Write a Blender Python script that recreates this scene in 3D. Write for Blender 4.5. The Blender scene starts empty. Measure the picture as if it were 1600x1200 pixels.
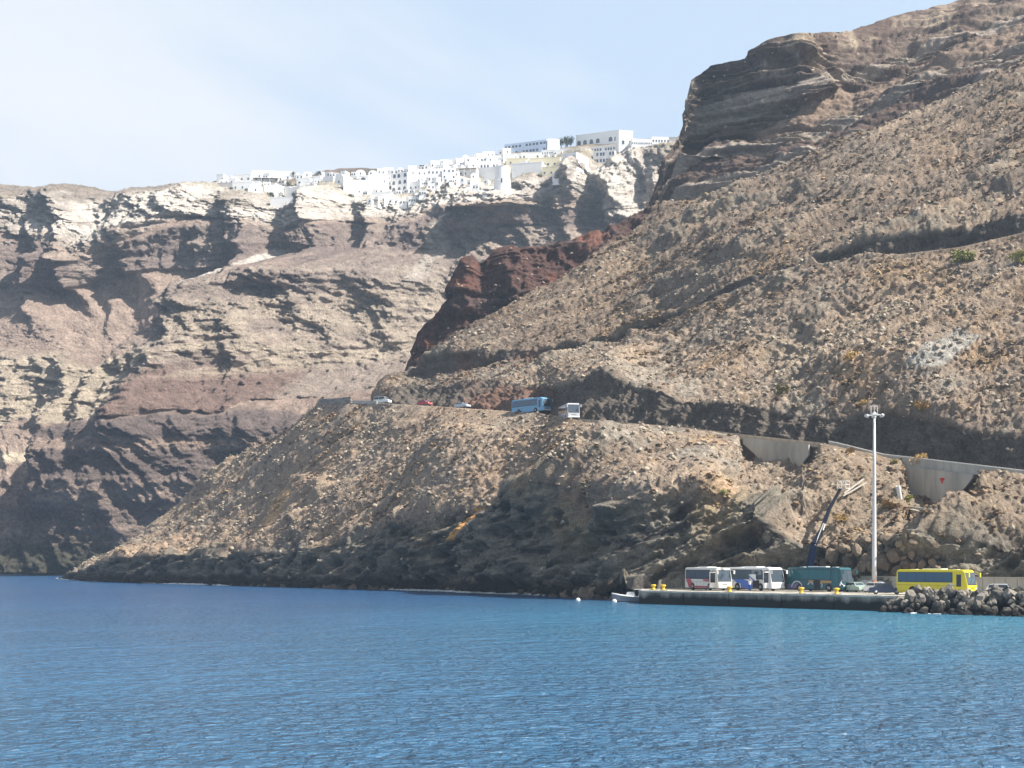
import bpy, bmesh, math, random
import numpy as np
from mathutils import Vector, Matrix

# ------------------------------------------------------------------ camera, sky, sun, exposure
S = bpy.context.scene
COL = S.collection
R = math.radians
F, YH, CZ = 2222.0, 875.0, 6.5          # focal length in photo pixels, horizon row, camera height (m)
camd = bpy.data.cameras.new('camera')
camd.lens = 50.0; camd.sensor_width = 36.0; camd.shift_y = 275.0 / 1600.0
camd.clip_start = 0.5; camd.clip_end = 30000
cam = bpy.data.objects.new('camera', camd); COL.objects.link(cam)
cam.location = (0, 0, CZ); cam.rotation_euler = (R(90), 0, 0)
S.camera = cam

SUN_EL, SUN_AZ = 45.0, -19.0              # azimuth measured from +X (right) towards +Y (away)
sv = Vector((math.cos(R(SUN_EL)) * math.cos(R(SUN_AZ)), math.cos(R(SUN_EL)) * math.sin(R(SUN_AZ)), math.sin(R(SUN_EL))))
sund = bpy.data.lights.new('sun', 'SUN'); sund.energy = 5.0; sund.angle = R(0.53); sund.color = (1.0, 0.955, 0.88)
sun = bpy.data.objects.new('sun', sund); COL.objects.link(sun)
sun.rotation_euler = sv.to_track_quat('Z', 'Y').to_euler(); sun.location = (300, 100, 600)

CLOUD_X, CLOUD_Y = 1.3, 0.4
W = bpy.data.worlds.new('World'); S.world = W; W.use_nodes = True
nt = W.node_tree; nt.nodes.clear()
def wn(t, **kw):
    n = nt.nodes.new(t)
    for k, v in kw.items(): setattr(n, k, v)
    return n
out = wn('ShaderNodeOutputWorld'); bg = wn('ShaderNodeBackground'); bg.inputs['Strength'].default_value = 0.05
sky = wn('ShaderNodeTexSky', sky_type='NISHITA', sun_disc=False)
sky.sun_elevation = R(SUN_EL); sky.sun_rotation = R(90 - SUN_AZ); sky.air_density = 1.0; sky.dust_density = 2.0; sky.ozone_density = 1.6; sky.altitude = 0
# thin high cloud laid on a flat layer overhead, the same all round the sky
tc = wn('ShaderNodeTexCoord'); sep = wn('ShaderNodeSeparateXYZ'); zc = wn('ShaderNodeMath', operation='MAXIMUM'); zc.inputs[1].default_value = 0.0
za = wn('ShaderNodeMath', operation='ADD'); za.inputs[1].default_value = 0.12
dx = wn('ShaderNodeMath', operation='DIVIDE'); dy = wn('ShaderNodeMath', operation='DIVIDE'); cb = wn('ShaderNodeCombineXYZ')
nz = wn('ShaderNodeTexNoise'); nz.inputs['Scale'].default_value = 0.85; nz.inputs['Detail'].default_value = 8; nz.inputs['Roughness'].default_value = 0.5; nz.inputs['Distortion'].default_value = 0.5
mp = wn('ShaderNodeMapping'); mp.inputs['Location'].default_value = (CLOUD_X, CLOUD_Y, 0); mp.inputs['Rotation'].default_value = (0, 0, R(24)); mp.inputs['Scale'].default_value = (1.0, 0.75, 1)
cr = wn('ShaderNodeMapRange', interpolation_type='SMOOTHSTEP'); cr.inputs['From Min'].default_value = 0.40; cr.inputs['From Max'].default_value = 0.60; cr.inputs['To Max'].default_value = 0.9
# bright haze veil, thickest at the horizon, the same in every direction
vf = wn('ShaderNodeMapRange', interpolation_type='SMOOTHSTEP'); vf.inputs['From Min'].default_value = 0.34; vf.inputs['From Max'].default_value = 0.85; vf.inputs['To Min'].default_value = 0.88; vf.inputs['To Max'].default_value = 0.0
# cloud is thin: its cover fades where one looks straight up through it
cq = wn('ShaderNodeMath', operation='DIVIDE'); cq.inputs[0].default_value = 0.42; cm = wn('ShaderNodeMath', operation='MINIMUM'); cm.inputs[1].default_value = 1.0; cf = wn('ShaderNodeMath', operation='MULTIPLY')
vm = wn('ShaderNodeMix', data_type='RGBA'); vm.inputs[7].default_value = (6.7, 8.3, 10.3, 1)
mx = wn('ShaderNodeMix', data_type='RGBA'); mx.inputs[7].default_value = (9.3, 9.5, 9.9, 1)
L = nt.links.new
L(tc.outputs['Generated'], sep.inputs[0]); L(sep.outputs['Z'], zc.inputs[0]); L(zc.outputs[0], za.inputs[0]); L(sep.outputs['X'], dx.inputs[0]); L(za.outputs[0], dx.inputs[1]); L(sep.outputs['Y'], dy.inputs[0]); L(za.outputs[0], dy.inputs[1])
L(dx.outputs[0], cb.inputs[0]); L(dy.outputs[0], cb.inputs[1]); L(cb.outputs[0], mp.inputs['Vector']); L(mp.outputs['Vector'], nz.inputs['Vector']); L(nz.outputs['Fac'], cr.inputs['Value'])
L(za.outputs[0], cq.inputs[1]); L(cq.outputs[0], cm.inputs[0]); L(cm.outputs[0], cf.inputs[0]); L(cr.outputs['Result'], cf.inputs[1]); L(cf.outputs[0], mx.inputs[0]); L(zc.outputs[0], vf.inputs['Value']); L(vf.outputs[0], vm.inputs[0]); L(sky.outputs['Color'], vm.inputs[6]); L(vm.outputs[2], mx.inputs[6]); L(mx.outputs[2], bg.inputs['Color']); L(bg.outputs[0], out.inputs['Surface'])
S.view_settings.view_transform = 'Standard'; S.view_settings.look = 'None'; S.view_settings.gamma = 1.0
S.view_settings.exposure = 1.0; S.view_settings.use_curve_mapping = False
S.render.engine = 'CYCLES'
S.cycles.use_denoising = True; S.cycles.max_bounces = 5; S.cycles.diffuse_bounces = 2; S.cycles.glossy_bounces = 2
S.cycles.volume_bounces = 1; S.cycles.transmission_bounces = 2; S.cycles.transparent_max_bounces = 6
S.cycles.sample_clamp_indirect = 6.0; S.cycles.sample_clamp_direct = 4.0

# ------------------------------------------------------------------ helpers
rng = np.random.default_rng(7); random.seed(7)
def at(px, py, Y):
    """world point seen at photo pixel (px, py) at depth Y metres"""
    return Vector(((px - 800.0) / F * Y, Y, CZ + (YH - py) / F * Y))
def pix(P):
    return 800 + P[0] / P[1] * F, YH - (P[2] - CZ) / P[1] * F

_T = rng.random((64, 64, 64)).astype(np.float32) * 2 - 1
def vn(x, y, z):
    """smooth value noise, roughly -1..1"""
    xf = np.floor(x); yf = np.floor(y); zf = np.floor(z)
    tx = (x - xf).astype(np.float32); ty = (y - yf).astype(np.float32); tz = (z - zf).astype(np.float32)
    xi = xf.astype(np.int32) & 63; yi = yf.astype(np.int32) & 63; zi = zf.astype(np.int32) & 63
    x1 = (xi + 1) & 63; y1 = (yi + 1) & 63; z1 = (zi + 1) & 63
    tx = tx * tx * (3 - 2 * tx); ty = ty * ty * (3 - 2 * ty); tz = tz * tz * (3 - 2 * tz)
    a = _T[xi, yi, zi] * (1 - tx) + _T[x1, yi, zi] * tx
    b = _T[xi, y1, zi] * (1 - tx) + _T[x1, y1, zi] * tx
    c = _T[xi, yi, z1] * (1 - tx) + _T[x1, yi, z1] * tx
    d = _T[xi, y1, z1] * (1 - tx) + _T[x1, y1, z1] * tx
    return (a * (1 - ty) + b * ty) * (1 - tz) + (c * (1 - ty) + d * ty) * tz
def fbm(x, y, z, o=4, g=0.5, lac=2.07):
    s = 0; a = 1.0; n = 0
    for k in range(o):
        s = s + a * vn(x + 17.3 * k, y + 5.1 * k, z + 9.7 * k); n += a
        a *= g; x = x * lac; y = y * lac; z = z * lac
    return s / n
def ridged(x, y, z, o=4, g=0.5, lac=2.1):
    s = 0; a = 1.0; n = 0
    for k in range(o):
        s = s + a * (1 - 2 * np.abs(vn(x + 7.3 * k, y + 15.1 * k, z + 3.7 * k))); n += a
        a *= g; x = x * lac; y = y * lac; z = z * lac
    return s / n
def ss(a, b, x):
    t = np.clip((x - a) / (b - a), 0, 1); return t * t * (3 - 2 * t)
def lerp(a, b, t): return a + (b - a) * t

MATS = {}
def nodemat(name):
    m = bpy.data.materials.new(name); m.use_nodes = True
    b = m.node_tree.nodes['Principled BSDF']; MATS[name] = m
    return m, m.node_tree, b
def mat(name, col, rough=0.6, metal=0.0, var=0.12, scale=6.0, bump=0.0, spec=0.4, coat=0.0):
    """painted / plain surface: base colour broken up by two noises, optional bump"""
    if name in MATS: return MATS[name]
    m, t, b = nodemat(name)
    N = t.nodes.new; K = t.links.new
    tc = N('ShaderNodeTexCoord'); n1 = N('ShaderNodeTexNoise'); n1.inputs['Scale'].default_value = scale; n1.inputs['Detail'].default_value = 6; n1.inputs['Roughness'].default_value = 0.62
    mr = N('ShaderNodeMapRange'); mr.inputs['From Min'].default_value = 0.3; mr.inputs['From Max'].default_value = 0.7
    mr.inputs['To Min'].default_value = 1 - var; mr.inputs['To Max'].default_value = 1 + var * 0.6
    mu = N('ShaderNodeMix'); mu.data_type = 'RGBA'; mu.blend_type = 'MULTIPLY'; mu.inputs[0].default_value = 1; mu.inputs[6].default_value = (*col, 1)
    K(tc.outputs['Object'], n1.inputs['Vector']); K(n1.outputs['Fac'], mr.inputs['Value']); K(mr.outputs[0], mu.inputs[7]); K(mu.outputs[2], b.inputs['Base Color'])
    b.inputs['Roughness'].default_value = rough; b.inputs['Metallic'].default_value = metal; b.inputs['Specular IOR Level'].default_value = spec
    b.inputs['Coat Weight'].default_value = coat
    if bump:
        bp = N('ShaderNodeBump'); bp.inputs['Strength'].default_value = bump; bp.inputs['Distance'].default_value = 0.1
        n2 = N('ShaderNodeTexNoise'); n2.inputs['Scale'].default_value = scale * 3; n2.inputs['Detail'].default_value = 5
        K(tc.outputs['Object'], n2.inputs['Vector']); K(n2.outputs['Fac'], bp.inputs['Height']); K(bp.outputs[0], b.inputs['Normal'])
    return m

def tag(o, label=None, cat=None, group=None, kind=None):
    if label: o['label'] = label
    if cat: o['category'] = cat
    if group: o['group'] = group
    if kind: o['kind'] = kind
    return o
def meshobj(name, me, m=None, parent=None):
    o = bpy.data.objects.new(name, me); COL.objects.link(o)
    if m is not None and not me.materials: me.materials.append(m)
    if parent is not None: o.parent = parent
    return o
def empty(name, loc, rz=0.0):
    o = bpy.data.objects.new(name, None); COL.objects.link(o); o.empty_display_size = 0.3
    o.location = loc; o.rotation_euler = (0, 0, rz); return o
class MB:
    """collects shapes; build() links them as ONE mesh object"""
    def __init__(s): s.bm = bmesh.new()
    def poly(s, vs, faces):
        v = [s.bm.verts.new(p) for p in vs]
        for f in faces:
            try: s.bm.faces.new([v[i] for i in f])
            except ValueError: pass
        return s
    def box(s, x0, x1, y0, y1, z0, z1, bev=0.0):
        vs = [(x0, y0, z0), (x1, y0, z0), (x1, y1, z0), (x0, y1, z0), (x0, y0, z1), (x1, y0, z1), (x1, y1, z1), (x0, y1, z1)]
        v = [s.bm.verts.new(p) for p in vs]
        fs = [s.bm.faces.new([v[i] for i in f]) for f in ((3, 2, 1, 0), (4, 5, 6, 7), (0, 1, 5, 4), (1, 2, 6, 5), (2, 3, 7, 6), (3, 0, 4, 7))]
        if bev:
            es = list({e for f in fs for e in f.edges})
            bmesh.ops.bevel(s.bm, geom=es, offset=bev, segments=2, affect='EDGES', profile=0.6)
        return s
    def prism(s, pts, y0, y1):
        """outline in XZ extruded along Y"""
        n = len(pts)
        s.poly([(p[0], y0, p[1]) for p in pts] + [(p[0], y1, p[1]) for p in pts],
               [list(range(n)), list(range(2 * n - 1, n - 1, -1))] + [[i, i + n, (i + 1) % n + n, (i + 1) % n] for i in range(n)])
        return s
    def tube(s, a, b, r0, r1=None, n=10):
        a = Vector(a); b = Vector(b); r1 = r0 if r1 is None else r1
        d = (b - a).normalized(); u = d.orthogonal().normalized(); w = d.cross(u)
        vs = []
        for c, r in ((a, r0), (b, r1)):
            for i in range(n):
                t = 2 * math.pi * i / n; vs.append(c + (u * math.cos(t) + w * math.sin(t)) * r)
        s.poly(vs, [list(range(n - 1, -1, -1)), list(range(n, 2 * n))] + [[i, (i + 1) % n, (i + 1) % n + n, i + n] for i in range(n)])
        return s
    def lathe(s, prof, n=16, axis='Z'):
        vs = []
        for r, h in prof:
            for i in range(n):
                t = 2 * math.pi * i / n; c, d = r * math.cos(t), r * math.sin(t)
                vs.append((c, d, h) if axis == 'Z' else (c, h, d))
        k = len(prof); fs = [[j * n + i, j * n + (i + 1) % n, (j + 1) * n + (i + 1) % n, (j + 1) * n + i] for j in range(k - 1) for i in range(n)]
        fs += [list(range(n - 1, -1, -1)), list(range((k - 1) * n, k * n))]
        return s.poly(vs, fs)
    def mesh(s, name, m=None, smooth=False):
        bmesh.ops.recalc_face_normals(s.bm, faces=s.bm.faces)
        me = bpy.data.meshes.new(name); s.bm.to_mesh(me); s.bm.free()
        if smooth: me.shade_smooth()
        if m is not None: me.materials.append(m)
        return me
    def build(s, name, m=None, parent=None, smooth=False):
        return meshobj(name, s.mesh(name, m, smooth), None, parent)
def sheet(name, V, mats, cols=None, smooth=True, extra=None):
    """mesh object from a (rows, cols, 3) array"""
    r, c = V.shape[:2]
    idx = np.arange(r * c, dtype=np.int32).reshape(r, c)
    q = np.stack([idx[:-1, :-1], idx[:-1, 1:], idx[1:, 1:], idx[1:, :-1]], -1).reshape(-1, 4)
    me = bpy.data.meshes.new(name)
    me.vertices.add(r * c); me.vertices.foreach_set('co', np.ascontiguousarray(V, dtype=np.float32).ravel())
    me.loops.add(q.size); me.loops.foreach_set('vertex_index', q.ravel())
    me.polygons.add(len(q)); me.polygons.foreach_set('loop_start', np.arange(0, q.size, 4, dtype=np.int32))
    me.update(calc_edges=True)
    if smooth: me.shade_smooth()
    if cols is not None:
        at_ = me.attributes.new('Col', 'FLOAT_COLOR', 'POINT')
        c4 = np.ones((r * c, 4), np.float32); c4[:, :3] = np.clip(cols.reshape(-1, 3), 0.005, 1)
        at_.data.foreach_set('color', c4.ravel())
    if extra is not None:
        for k, a in extra.items():
            t = me.attributes.new(k, 'FLOAT', 'POINT'); t.data.foreach_set('value', np.ascontiguousarray(a, dtype=np.float32).ravel())
    me.materials.append(mats)
    return meshobj(name, me)
def normals(V):
    du = np.gradient(V, axis=1); dv = np.gradient(V, axis=0)
    n = np.cross(du, dv); n /= (np.linalg.norm(n, axis=2, keepdims=True) + 1e-9)
    return n
def blur(a, k):
    """smooth a 1-D array"""
    if k < 1: return a
    w = np.hanning(2 * k + 3)[1:-1]; w /= w.sum()
    return np.convolve(np.pad(a, k, mode='edge'), w, mode='valid')
def hexa(h):
    """sRGB 0-255 triple to linear"""
    v = np.array(h, np.float32) / 255.0
    return np.where(v <= 0.04045, v / 12.92, ((v + 0.055) / 1.055) ** 2.4)

def terrain_mat(name, s1, s2, b1, b2, dist):
    m, t, b = nodemat(name)
    N = t.nodes.new; K = t.links.new
    a = N('ShaderNodeAttribute'); a.attribute_name = 'Col'
    g = N('ShaderNodeNewGeometry')
    n1 = N('ShaderNodeTexNoise'); n1.inputs['Scale'].default_value = s1; n1.inputs['Detail'].default_value = 8; n1.inputs['Roughness'].default_value = 0.68
    n2 = N('ShaderNodeTexNoise'); n2.inputs['Scale'].default_value = s2; n2.inputs['Detail'].default_value = 4; n2.inputs['Roughness'].default_value = 0.7
    K(g.outputs['Position'], n1.inputs['Vector']); K(g.outputs['Position'], n2.inputs['Vector'])
    r1 = N('ShaderNodeMapRange'); r1.inputs['From Min'].default_value = 0.28; r1.inputs['From Max'].default_value = 0.72; r1.inputs['To Min'].default_value = 0.6; r1.inputs['To Max'].default_value = 1.4
    r2 = N('ShaderNodeMapRange'); r2.inputs['From Min'].default_value = 0.3; r2.inputs['From Max'].default_value = 0.7; r2.inputs['To Min'].default_value = 0.65; r2.inputs['To Max'].default_value = 1.35
    K(n1.outputs['Fac'], r1.inputs['Value']); K(n2.outputs['Fac'], r2.inputs['Value'])
    mm = N('ShaderNodeMath'); mm.operation = 'MULTIPLY'; K(r1.outputs[0], mm.inputs[0]); K(r2.outputs[0], mm.inputs[1])
    mu = N('ShaderNodeMix'); mu.data_type = 'RGBA'; mu.blend_type = 'MULTIPLY'; mu.inputs[0].default_value = 1
    K(a.outputs['Color'], mu.inputs[6]); K(mm.outputs[0], mu.inputs[7]); K(mu.outputs[2], b.inputs['Base Color'])
    b.inputs['Roughness'].default_value = 0.95; b.inputs['Specular IOR Level'].default_value = 0.12
    ad = N('ShaderNodeMath'); ad.operation = 'MULTIPLY_ADD'; ad.inputs[1].default_value = b2 / b1
    K(n2.outputs['Fac'], ad.inputs[0]); K(n1.outputs['Fac'], ad.inputs[2])
    bp = N('ShaderNodeBump'); bp.inputs['Strength'].default_value = b1; bp.inputs['Distance'].default_value = dist
    K(ad.outputs[0], bp.inputs['Height']); K(bp.outputs[0], b.inputs['Normal'])
    return m

# ------------------------------------------------------------------ terrain: headland and hillside above the port
def line(pts, xs, sm=0):
    p = np.array(pts, float)
    return blur(np.interp(xs, p[:, 0], p[:, 1]), sm)
def zof(py, Y): return CZ + (YH - py) / F * Y
def yof(z, Y): return YH - (z - CZ) / Y * F
NA = 900
xa = np.linspace(88, 1722, NA)
SM = 9
def yY(pts, sm=SM):
    p = np.array(pts, float)
    y = line(p[:, :2], xa, sm); Y = line(p[:, [0, 2]], xa, sm)
    return Y, zof(y, Y)
shore_y = line([(88, 904), (100, 905), (180, 910), (300, 913), (400, 916), (540, 920), (650, 922), (800, 928), (900, 933), (985, 938), (1000, 939)], xa, 4)
foot_Y = line([(985, 229), (1010, 228), (1100, 226), (1200, 222), (1300, 214), (1400, 206), (1500, 200), (1600, 195), (1722, 190)], xa, SM)
wq = ss(975, 1015, xa)
a1Y = lerp(CZ * F / (shore_y - YH), foot_Y, wq); a1z = lerp(0.0, 1.85, wq)
a1Y = lerp(a1Y, blur(a1Y, 30), ss(880, 930, xa) * (1 - ss(1090, 1140, xa)))
a0Y = a1Y - 7; a0z = np.full(NA, -4.0) + wq * 3.5
a2y = line([(88, 903.8), (100, 902), (140, 885), (200, 872), (300, 870), (400, 872), (470, 868), (540, 850), (650, 815), (720, 800), (800, 785), (880, 760), (960, 765), (1040, 765), (1100, 755), (1180, 800), (1260, 850), (1350, 845), (1450, 845), (1600, 855), (1722, 860)], xa, SM)
a2d = line([(88, 1), (140, 4), (300, 9), (400, 9), (540, 10), (650, 10), (800, 11), (900, 12), (1040, 10), (1100, 10), (1180, 8), (1260, 5), (1450, 5), (1722, 5)], xa, SM)
a2d = a2d * 0.62; a2Y = a1Y + a2d; a2z = zof(a2y, a2Y)
a3Y, a3z = yY([(88, 904.5, 484), (100, 903, 483), (150, 878, 473), (200, 850, 465), (300, 770, 447), (400, 702, 428), (470, 648, 410), (500, 631, 402), (540, 629, 388), (600, 630, 374), (700, 636, 352), (800, 643, 330), (840, 645, 319), (870, 651, 301), (900, 656, 289), (960, 661, 279), (1060, 669, 270), (1160, 681, 263), (1300, 696, 249), (1380, 716, 243), (1450, 724, 236), (1600, 742, 222), (1722, 756, 212)], 5)
wt = ss(560, 612, xa)               # 0 on the open point, 1 below the hillside
a4Y = a3Y + lerp(6, 9, ss(470, 520, xa)); a4z = a3z - lerp(3, 0, ss(470, 500, xa))
up = {}
up[5] = yY([(560, 628, 394), (610, 614, 390), (650, 604, 387), (720, 601, 374), (760, 599, 368), (850, 612, 346), (880, 606, 322), (910, 594, 312), (960, 600, 303), (1000, 610, 296), (1060, 620, 287), (1160, 640, 279), (1300, 652, 264), (1380, 655, 258), (1450, 662, 251), (1600, 690, 236), (1722, 705, 225)])
up[5] = (up[5][0], up[5][1] + (1.0 * vn(xa * 0.013, xa * 0 + 3, xa * 0)) * ss(620, 660, xa))
Y5y = yof(up[5][1], up[5][0])
up[6] = yY([(560, 626, 404), (600, 615, 402), (620, 605, 398), (720, 583, 382), (860, 563, 368), (920, 553, 364), (985, 541, 358), (1030, 524, 352), (1100, 483, 339), (1160, 453, 331), (1270, 419, 319), (1400, 398, 308), (1500, 386, 302), (1600, 363, 297), (1722, 340, 291)], 5)
up[5] = (up[5][0] - (3.0 + 0.5 * vn(xa * 0.015, xa * 0 + 9, xa * 0)) * ss(620, 700, xa), None); up[5] = (up[5][0], zof(Y5y, up[5][0]))
up[7] = (up[6][0] + 6, up[6][1])
up[8] = yY([(560, 625, 412), (620, 598, 406), (655, 580, 407), (700, 557, 396), (760, 549, 387), (860, 549, 377), (930, 536, 373), (985, 522, 368), (1030, 509, 361), (1100, 470, 348), (1160, 442, 340), (1270, 405, 328), (1400, 376, 318), (1500, 360, 312), (1600, 333, 308), (1722, 312, 302)], 5)
_y8 = yof(up[8][1], up[8][0]); _Y8 = lerp(up[8][0], up[7][0] + 1.2, ss(680, 740, xa)); up[8] = (_Y8, zof(_y8, _Y8))
b9 = [(560, 624, 414), (600, 613, 410), (648, 584, 409), (700, 547, 406), (760, 512, 406), (830, 467, 409), (900, 421, 415), (1000, 358, 427), (1040, 321, 432), (1100, 311, 426), (1180, 289, 417), (1300, 236, 412), (1420, 189, 410), (1500, 156, 410), (1600, 100, 412), (1722, 45, 412)]
up[9] = yY(b9, 5)
sky_pts = [(560, 622), (600, 612), (640, 590), (646, 570), (650, 522), (668, 505), (700, 482), (706, 468), (712, 428), (726, 412), (755, 409), (770, 394), (880, 379), (940, 366), (1010, 324), (1024, 290), (1040, 250), (1062, 205), (1070, 185), (1073, 165), (1076, 145), (1080, 125), (1110, 101), (1165, 92), (1170, 80), (1200, 64), (1240, 52), (1330, 49), (1345, 40), (1500, 0), (1600, -36), (1722, -75)]
skyY = line([(560, 420), (600, 413), (650, 412), (760, 410), (830, 413), (900, 420), (1010, 435), (1080, 457), (1240, 440), (1262, 440), (1300, 462), (1345, 480), (1500, 500), (1722, 520)], xa, 3)
sky_y = line(sorted(sky_pts), xa, 0)
y9 = yof(up[9][1], up[9][0])
def frac(f, g):                     # a line part of the way from cliff base to skyline (used left of the strata)
    return lerp(y9, sky_y, f), lerp(up[9][0], skyY, g)
def strata(pts, dY, f, g):
    yl, Yl = frac(f, g)
    p = np.array(pts, float); w = ss(1030, 1090, xa)
    y = lerp(yl, np.clip(np.interp(xa, p[:, 0], p[:, 1]), sky_y + 0.5, None), w)
    Y = lerp(Yl, np.minimum(up[9][0] + np.interp(xa, [1040, 1100, 1250, 1300, 1450, 1722], dY), skyY - 0.5), w)
    y = blur(y, 3); Y = blur(Y, 3)
    return Y, zof(y, Y)
up[10] = strata([(1040, 304), (1100, 292), (1180, 271), (1300, 219), (1420, 172), (1500, 141), (1600, 88), (1722, 35)], [1.5, 1.5, 1.5, 1.5, 1.5, 1.5], 0.13, 0.2)
up[11] = strata([(1010, 335), (1040, 286), (1100, 264), (1240, 223), (1375, 171), (1487, 120), (1600, 80), (1722, 30)], [8, 14, 13, 18, 22, 20], 0.30, 0.32)
up[12] = strata([(1010, 332), (1040, 268), (1100, 247), (1240, 207), (1375, 154), (1487, 103), (1600, 66), (1722, 18)], [9, 15, 14, 19.5, 24, 22], 0.45, 0.42)
up[13] = strata([(1010, 328), (1040, 262), (1085, 238), (1130, 232), (1200, 192), (1240, 168), (1262, 156), (1330, 142), (1400, 114), (1487, 78), (1600, 40), (1722, -4)], [13, 26, 19, 34, 48, 45], 0.62, 0.6)
up[14] = strata([(1010, 326), (1040, 256), (1085, 150), (1170, 126), (1262, 116), (1330, 110), (1400, 86), (1487, 52), (1600, 14), (1722, -30)], [15, 28, 20.5, 38, 54, 60], 0.85, 0.85)
up[15] = (skyY, zof(sky_y, skyY))
lines = [(a0Y, a0z), (a1Y, a1z), (a2Y, a2z), (a3Y, a3z), (a4Y, a4z)]
for k in range(5, 16):
    fy = a4Y + (k - 4) * 5.0; fz = a4z - (a4z + 6) * ((k - 4) / 11.0) ** 0.9
    lines.append((lerp(fy, up[k][0], wt), lerp(fz, up[k][1], wt)))
lines.append((lines[-1][0] + 45, lerp(-6.0, lines[-1][1] - 5, wt)))
lines.append((lines[-1][0] + 110, lerp(-6.0, lines[-1][1] * 0.55, wt)))
nrow = [4, 118, 150, 7, 46, 200, 5, 18, 150, 18, 34, 16, 44, 46, 62, 6, 6]
def build_grid(lines, nrow, xs):
    rows = []; ks = []
    for k in range(len(lines) - 1):
        (Y0, z0), (Y1, z1) = lines[k], lines[k + 1]
        for i in range(nrow[k]):
            t = i / nrow[k]; rows.append((lerp(Y0, Y1, t), lerp(z0, z1, t))); ks.append(k + t)
    rows.append(lines[-1]); ks.append(len(lines) - 1.0)
    Y = np.array([r[0] for r in rows]); Z = np.array([r[1] for r in rows]); ks = np.array(ks)
    V = np.stack([(xs[None, :] - 800) / F * Y, Y, Z], -1)
    return V, ks
VA, ka = build_grid(lines, nrow, xa)
KA = np.repeat(ka[:, None], NA, 1); XA = np.repeat(xa[None, :], len(ka), 0)
PA = yof(VA[..., 2], VA[..., 1])     # photo row of each base vertex

def ridge(X, P, pts, amp, wl, wr, fall=30, fall2=None):
    """how far a buttress stands out: crest follows pts (px,py), flanks wl px to the left and wr px to the right"""
    p = np.array(sorted(pts, key=lambda q: q[1]), float)
    xc = np.interp(P, p[:, 1], p[:, 0]); d = X - xc
    t = np.where(d < 0, 1 + d / wl, 1 - d / wr)
    e = ss(p[0, 1] - fall, p[0, 1] + 2, P) * (1 - ss(p[-1, 1] - 2, p[-1, 1] + (fall2 or fall), P))
    t = np.clip(t, 0, 1); t = np.where(d < 0, t, t * t * (3 - 2 * t))
    return amp * t * e

base = VA.copy(); NRM = normals(VA)
X, Y, Z = VA[..., 0], VA[..., 1], VA[..., 2]
road = np.maximum(ss(2.985, 3.0, KA) * (1 - ss(4.0, 4.05, KA)), ss(5.99, 6.0, KA) * (1 - ss(7.0, 7.1, KA))) * ss(470, 510, XA)
low = 1 - ss(1.85, 2.05, KA + 0.22 * ss(880, 930, XA) * (1 - ss(1120, 1160, XA)) + 0.16 * vn(X * 0.04, Y * 0.04, Z * 0.04) + 0.12 * vn(X * 0.15, Y * 0.15, Z * 0.15))   # bare coastal rock
cut = ss(3.95, 4.05, KA) * (1 - ss(4.95, 5.05, KA)) + ss(6.98, 7.05, KA) * (1 - ss(7.9, 8.0, KA))
cliff = ss(8.97, 9.0, KA)
slope = np.clip(1 - low - cut - cliff - road, 0, 1)
crest_fade = 1 - 0.75 * ss(14.6, 15.0, KA) * (1 - ss(15.0, 15.3, KA))
Xw = XA + 12 * fbm(X * 0.06, Y * 0.06, Z * 0.06, 3) + 5 * fbm(X * 0.25, Y * 0.25, Z * 0.25, 2); Pw = PA + 8 * fbm(X * 0.07 + 9, Y * 0.07, Z * 0.07, 3)
# large forms: spurs and bays along the shore, gullies down the slopes
big = np.zeros_like(X)
big += ridge(Xw, Pw, [(1310, 740), (1215, 805), (1120, 880)], 3.2, 40, 110, 40)
big += ridge(Xw, Pw, [(905, 700), (850, 770), (790, 850), (770, 900)], 3.5, 40, 150, 25)
big += ridge(Xw, Pw, [(720, 690), (640, 800), (600, 890)], 3.0, 34, 150, 25)
big += ridge(Xw, Pw, [(480, 760), (420, 830), (380, 890)], 2.4, 30, 120, 25)
big += ridge(Xw, Pw, [(1560, 760), (1440, 860)], 3.0, 40, 110, 20)
big += ridge(Xw, Pw, [(1420, 500), (1330, 570), (1290, 640)], 3.0, 60, 90, 25) * ss(5, 5.25, KA)
big += ridge(Xw, Pw, [(1570, 440), (1440, 560), (1400, 640)], 3.5, 75, 110, 25) * ss(5, 5.25, KA)
big += ridge(Xw, Pw, [(1010, 545), (930, 600)], 3.0, 40, 90, 12)
big += ridge(Xw, Pw, [(1300, 300), (1210, 345), (1130, 400)], 2.5, 30, 120, 15)
big += ridge(Xw, Pw, [(1262, 118), (1255, 156)], 6, 14, 80, 5) * cliff
big += ridge(Xw, Pw, [(1160, 228), (1090, 262)], 2.0, 60, 60, 8) * cliff
big += ridge(Xw, Pw, [(800, 395), (795, 470)], 2.5, 40, 12, 10) * cliff + ridge(Xw, Pw, [(735, 412), (740, 490)], 2.0, 30, 15, 10) * cliff
def scoop(x0, x1, y1, d):
    return -d * ss(x0, x0 + 14, XA) * (1 - ss(x1 - 14, x1, XA)) * (1 - ss(y1 - 30, y1, PA)) * (KA < 3.0) * (KA > 1.5)
big += scoop(1150, 1285, 768, 5.0) + scoop(1405, 1535, 822, 6.5)
c = 0.6 * X - 0.8 * Y; dn = Z
wob = 6 * vn(X * 0.03, Y * 0.03, Z * 0.03)
cd = c - 1.1 * Z
gul = ridged((cd + 1.6 * wob) * 0.04, dn * 0.012, 0 * X + 3.3, 3)
outc = ss(0.12, 0.4, fbm(X * 0.05 + 40, Y * 0.05, Z * 0.05, 3))      # patches of bare broken rock
big += slope * (3.3 * (gul - 0.2) + 2.0 * fbm(X * 0.03, Y * 0.03, Z * 0.03, 2))
n_mid = fbm(X * 0.16, Y * 0.16, Z * 0.16, 3)
n_fine = fbm(X * 0.75, Y * 0.75, Z * 0.75, 3, 0.6)
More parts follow.
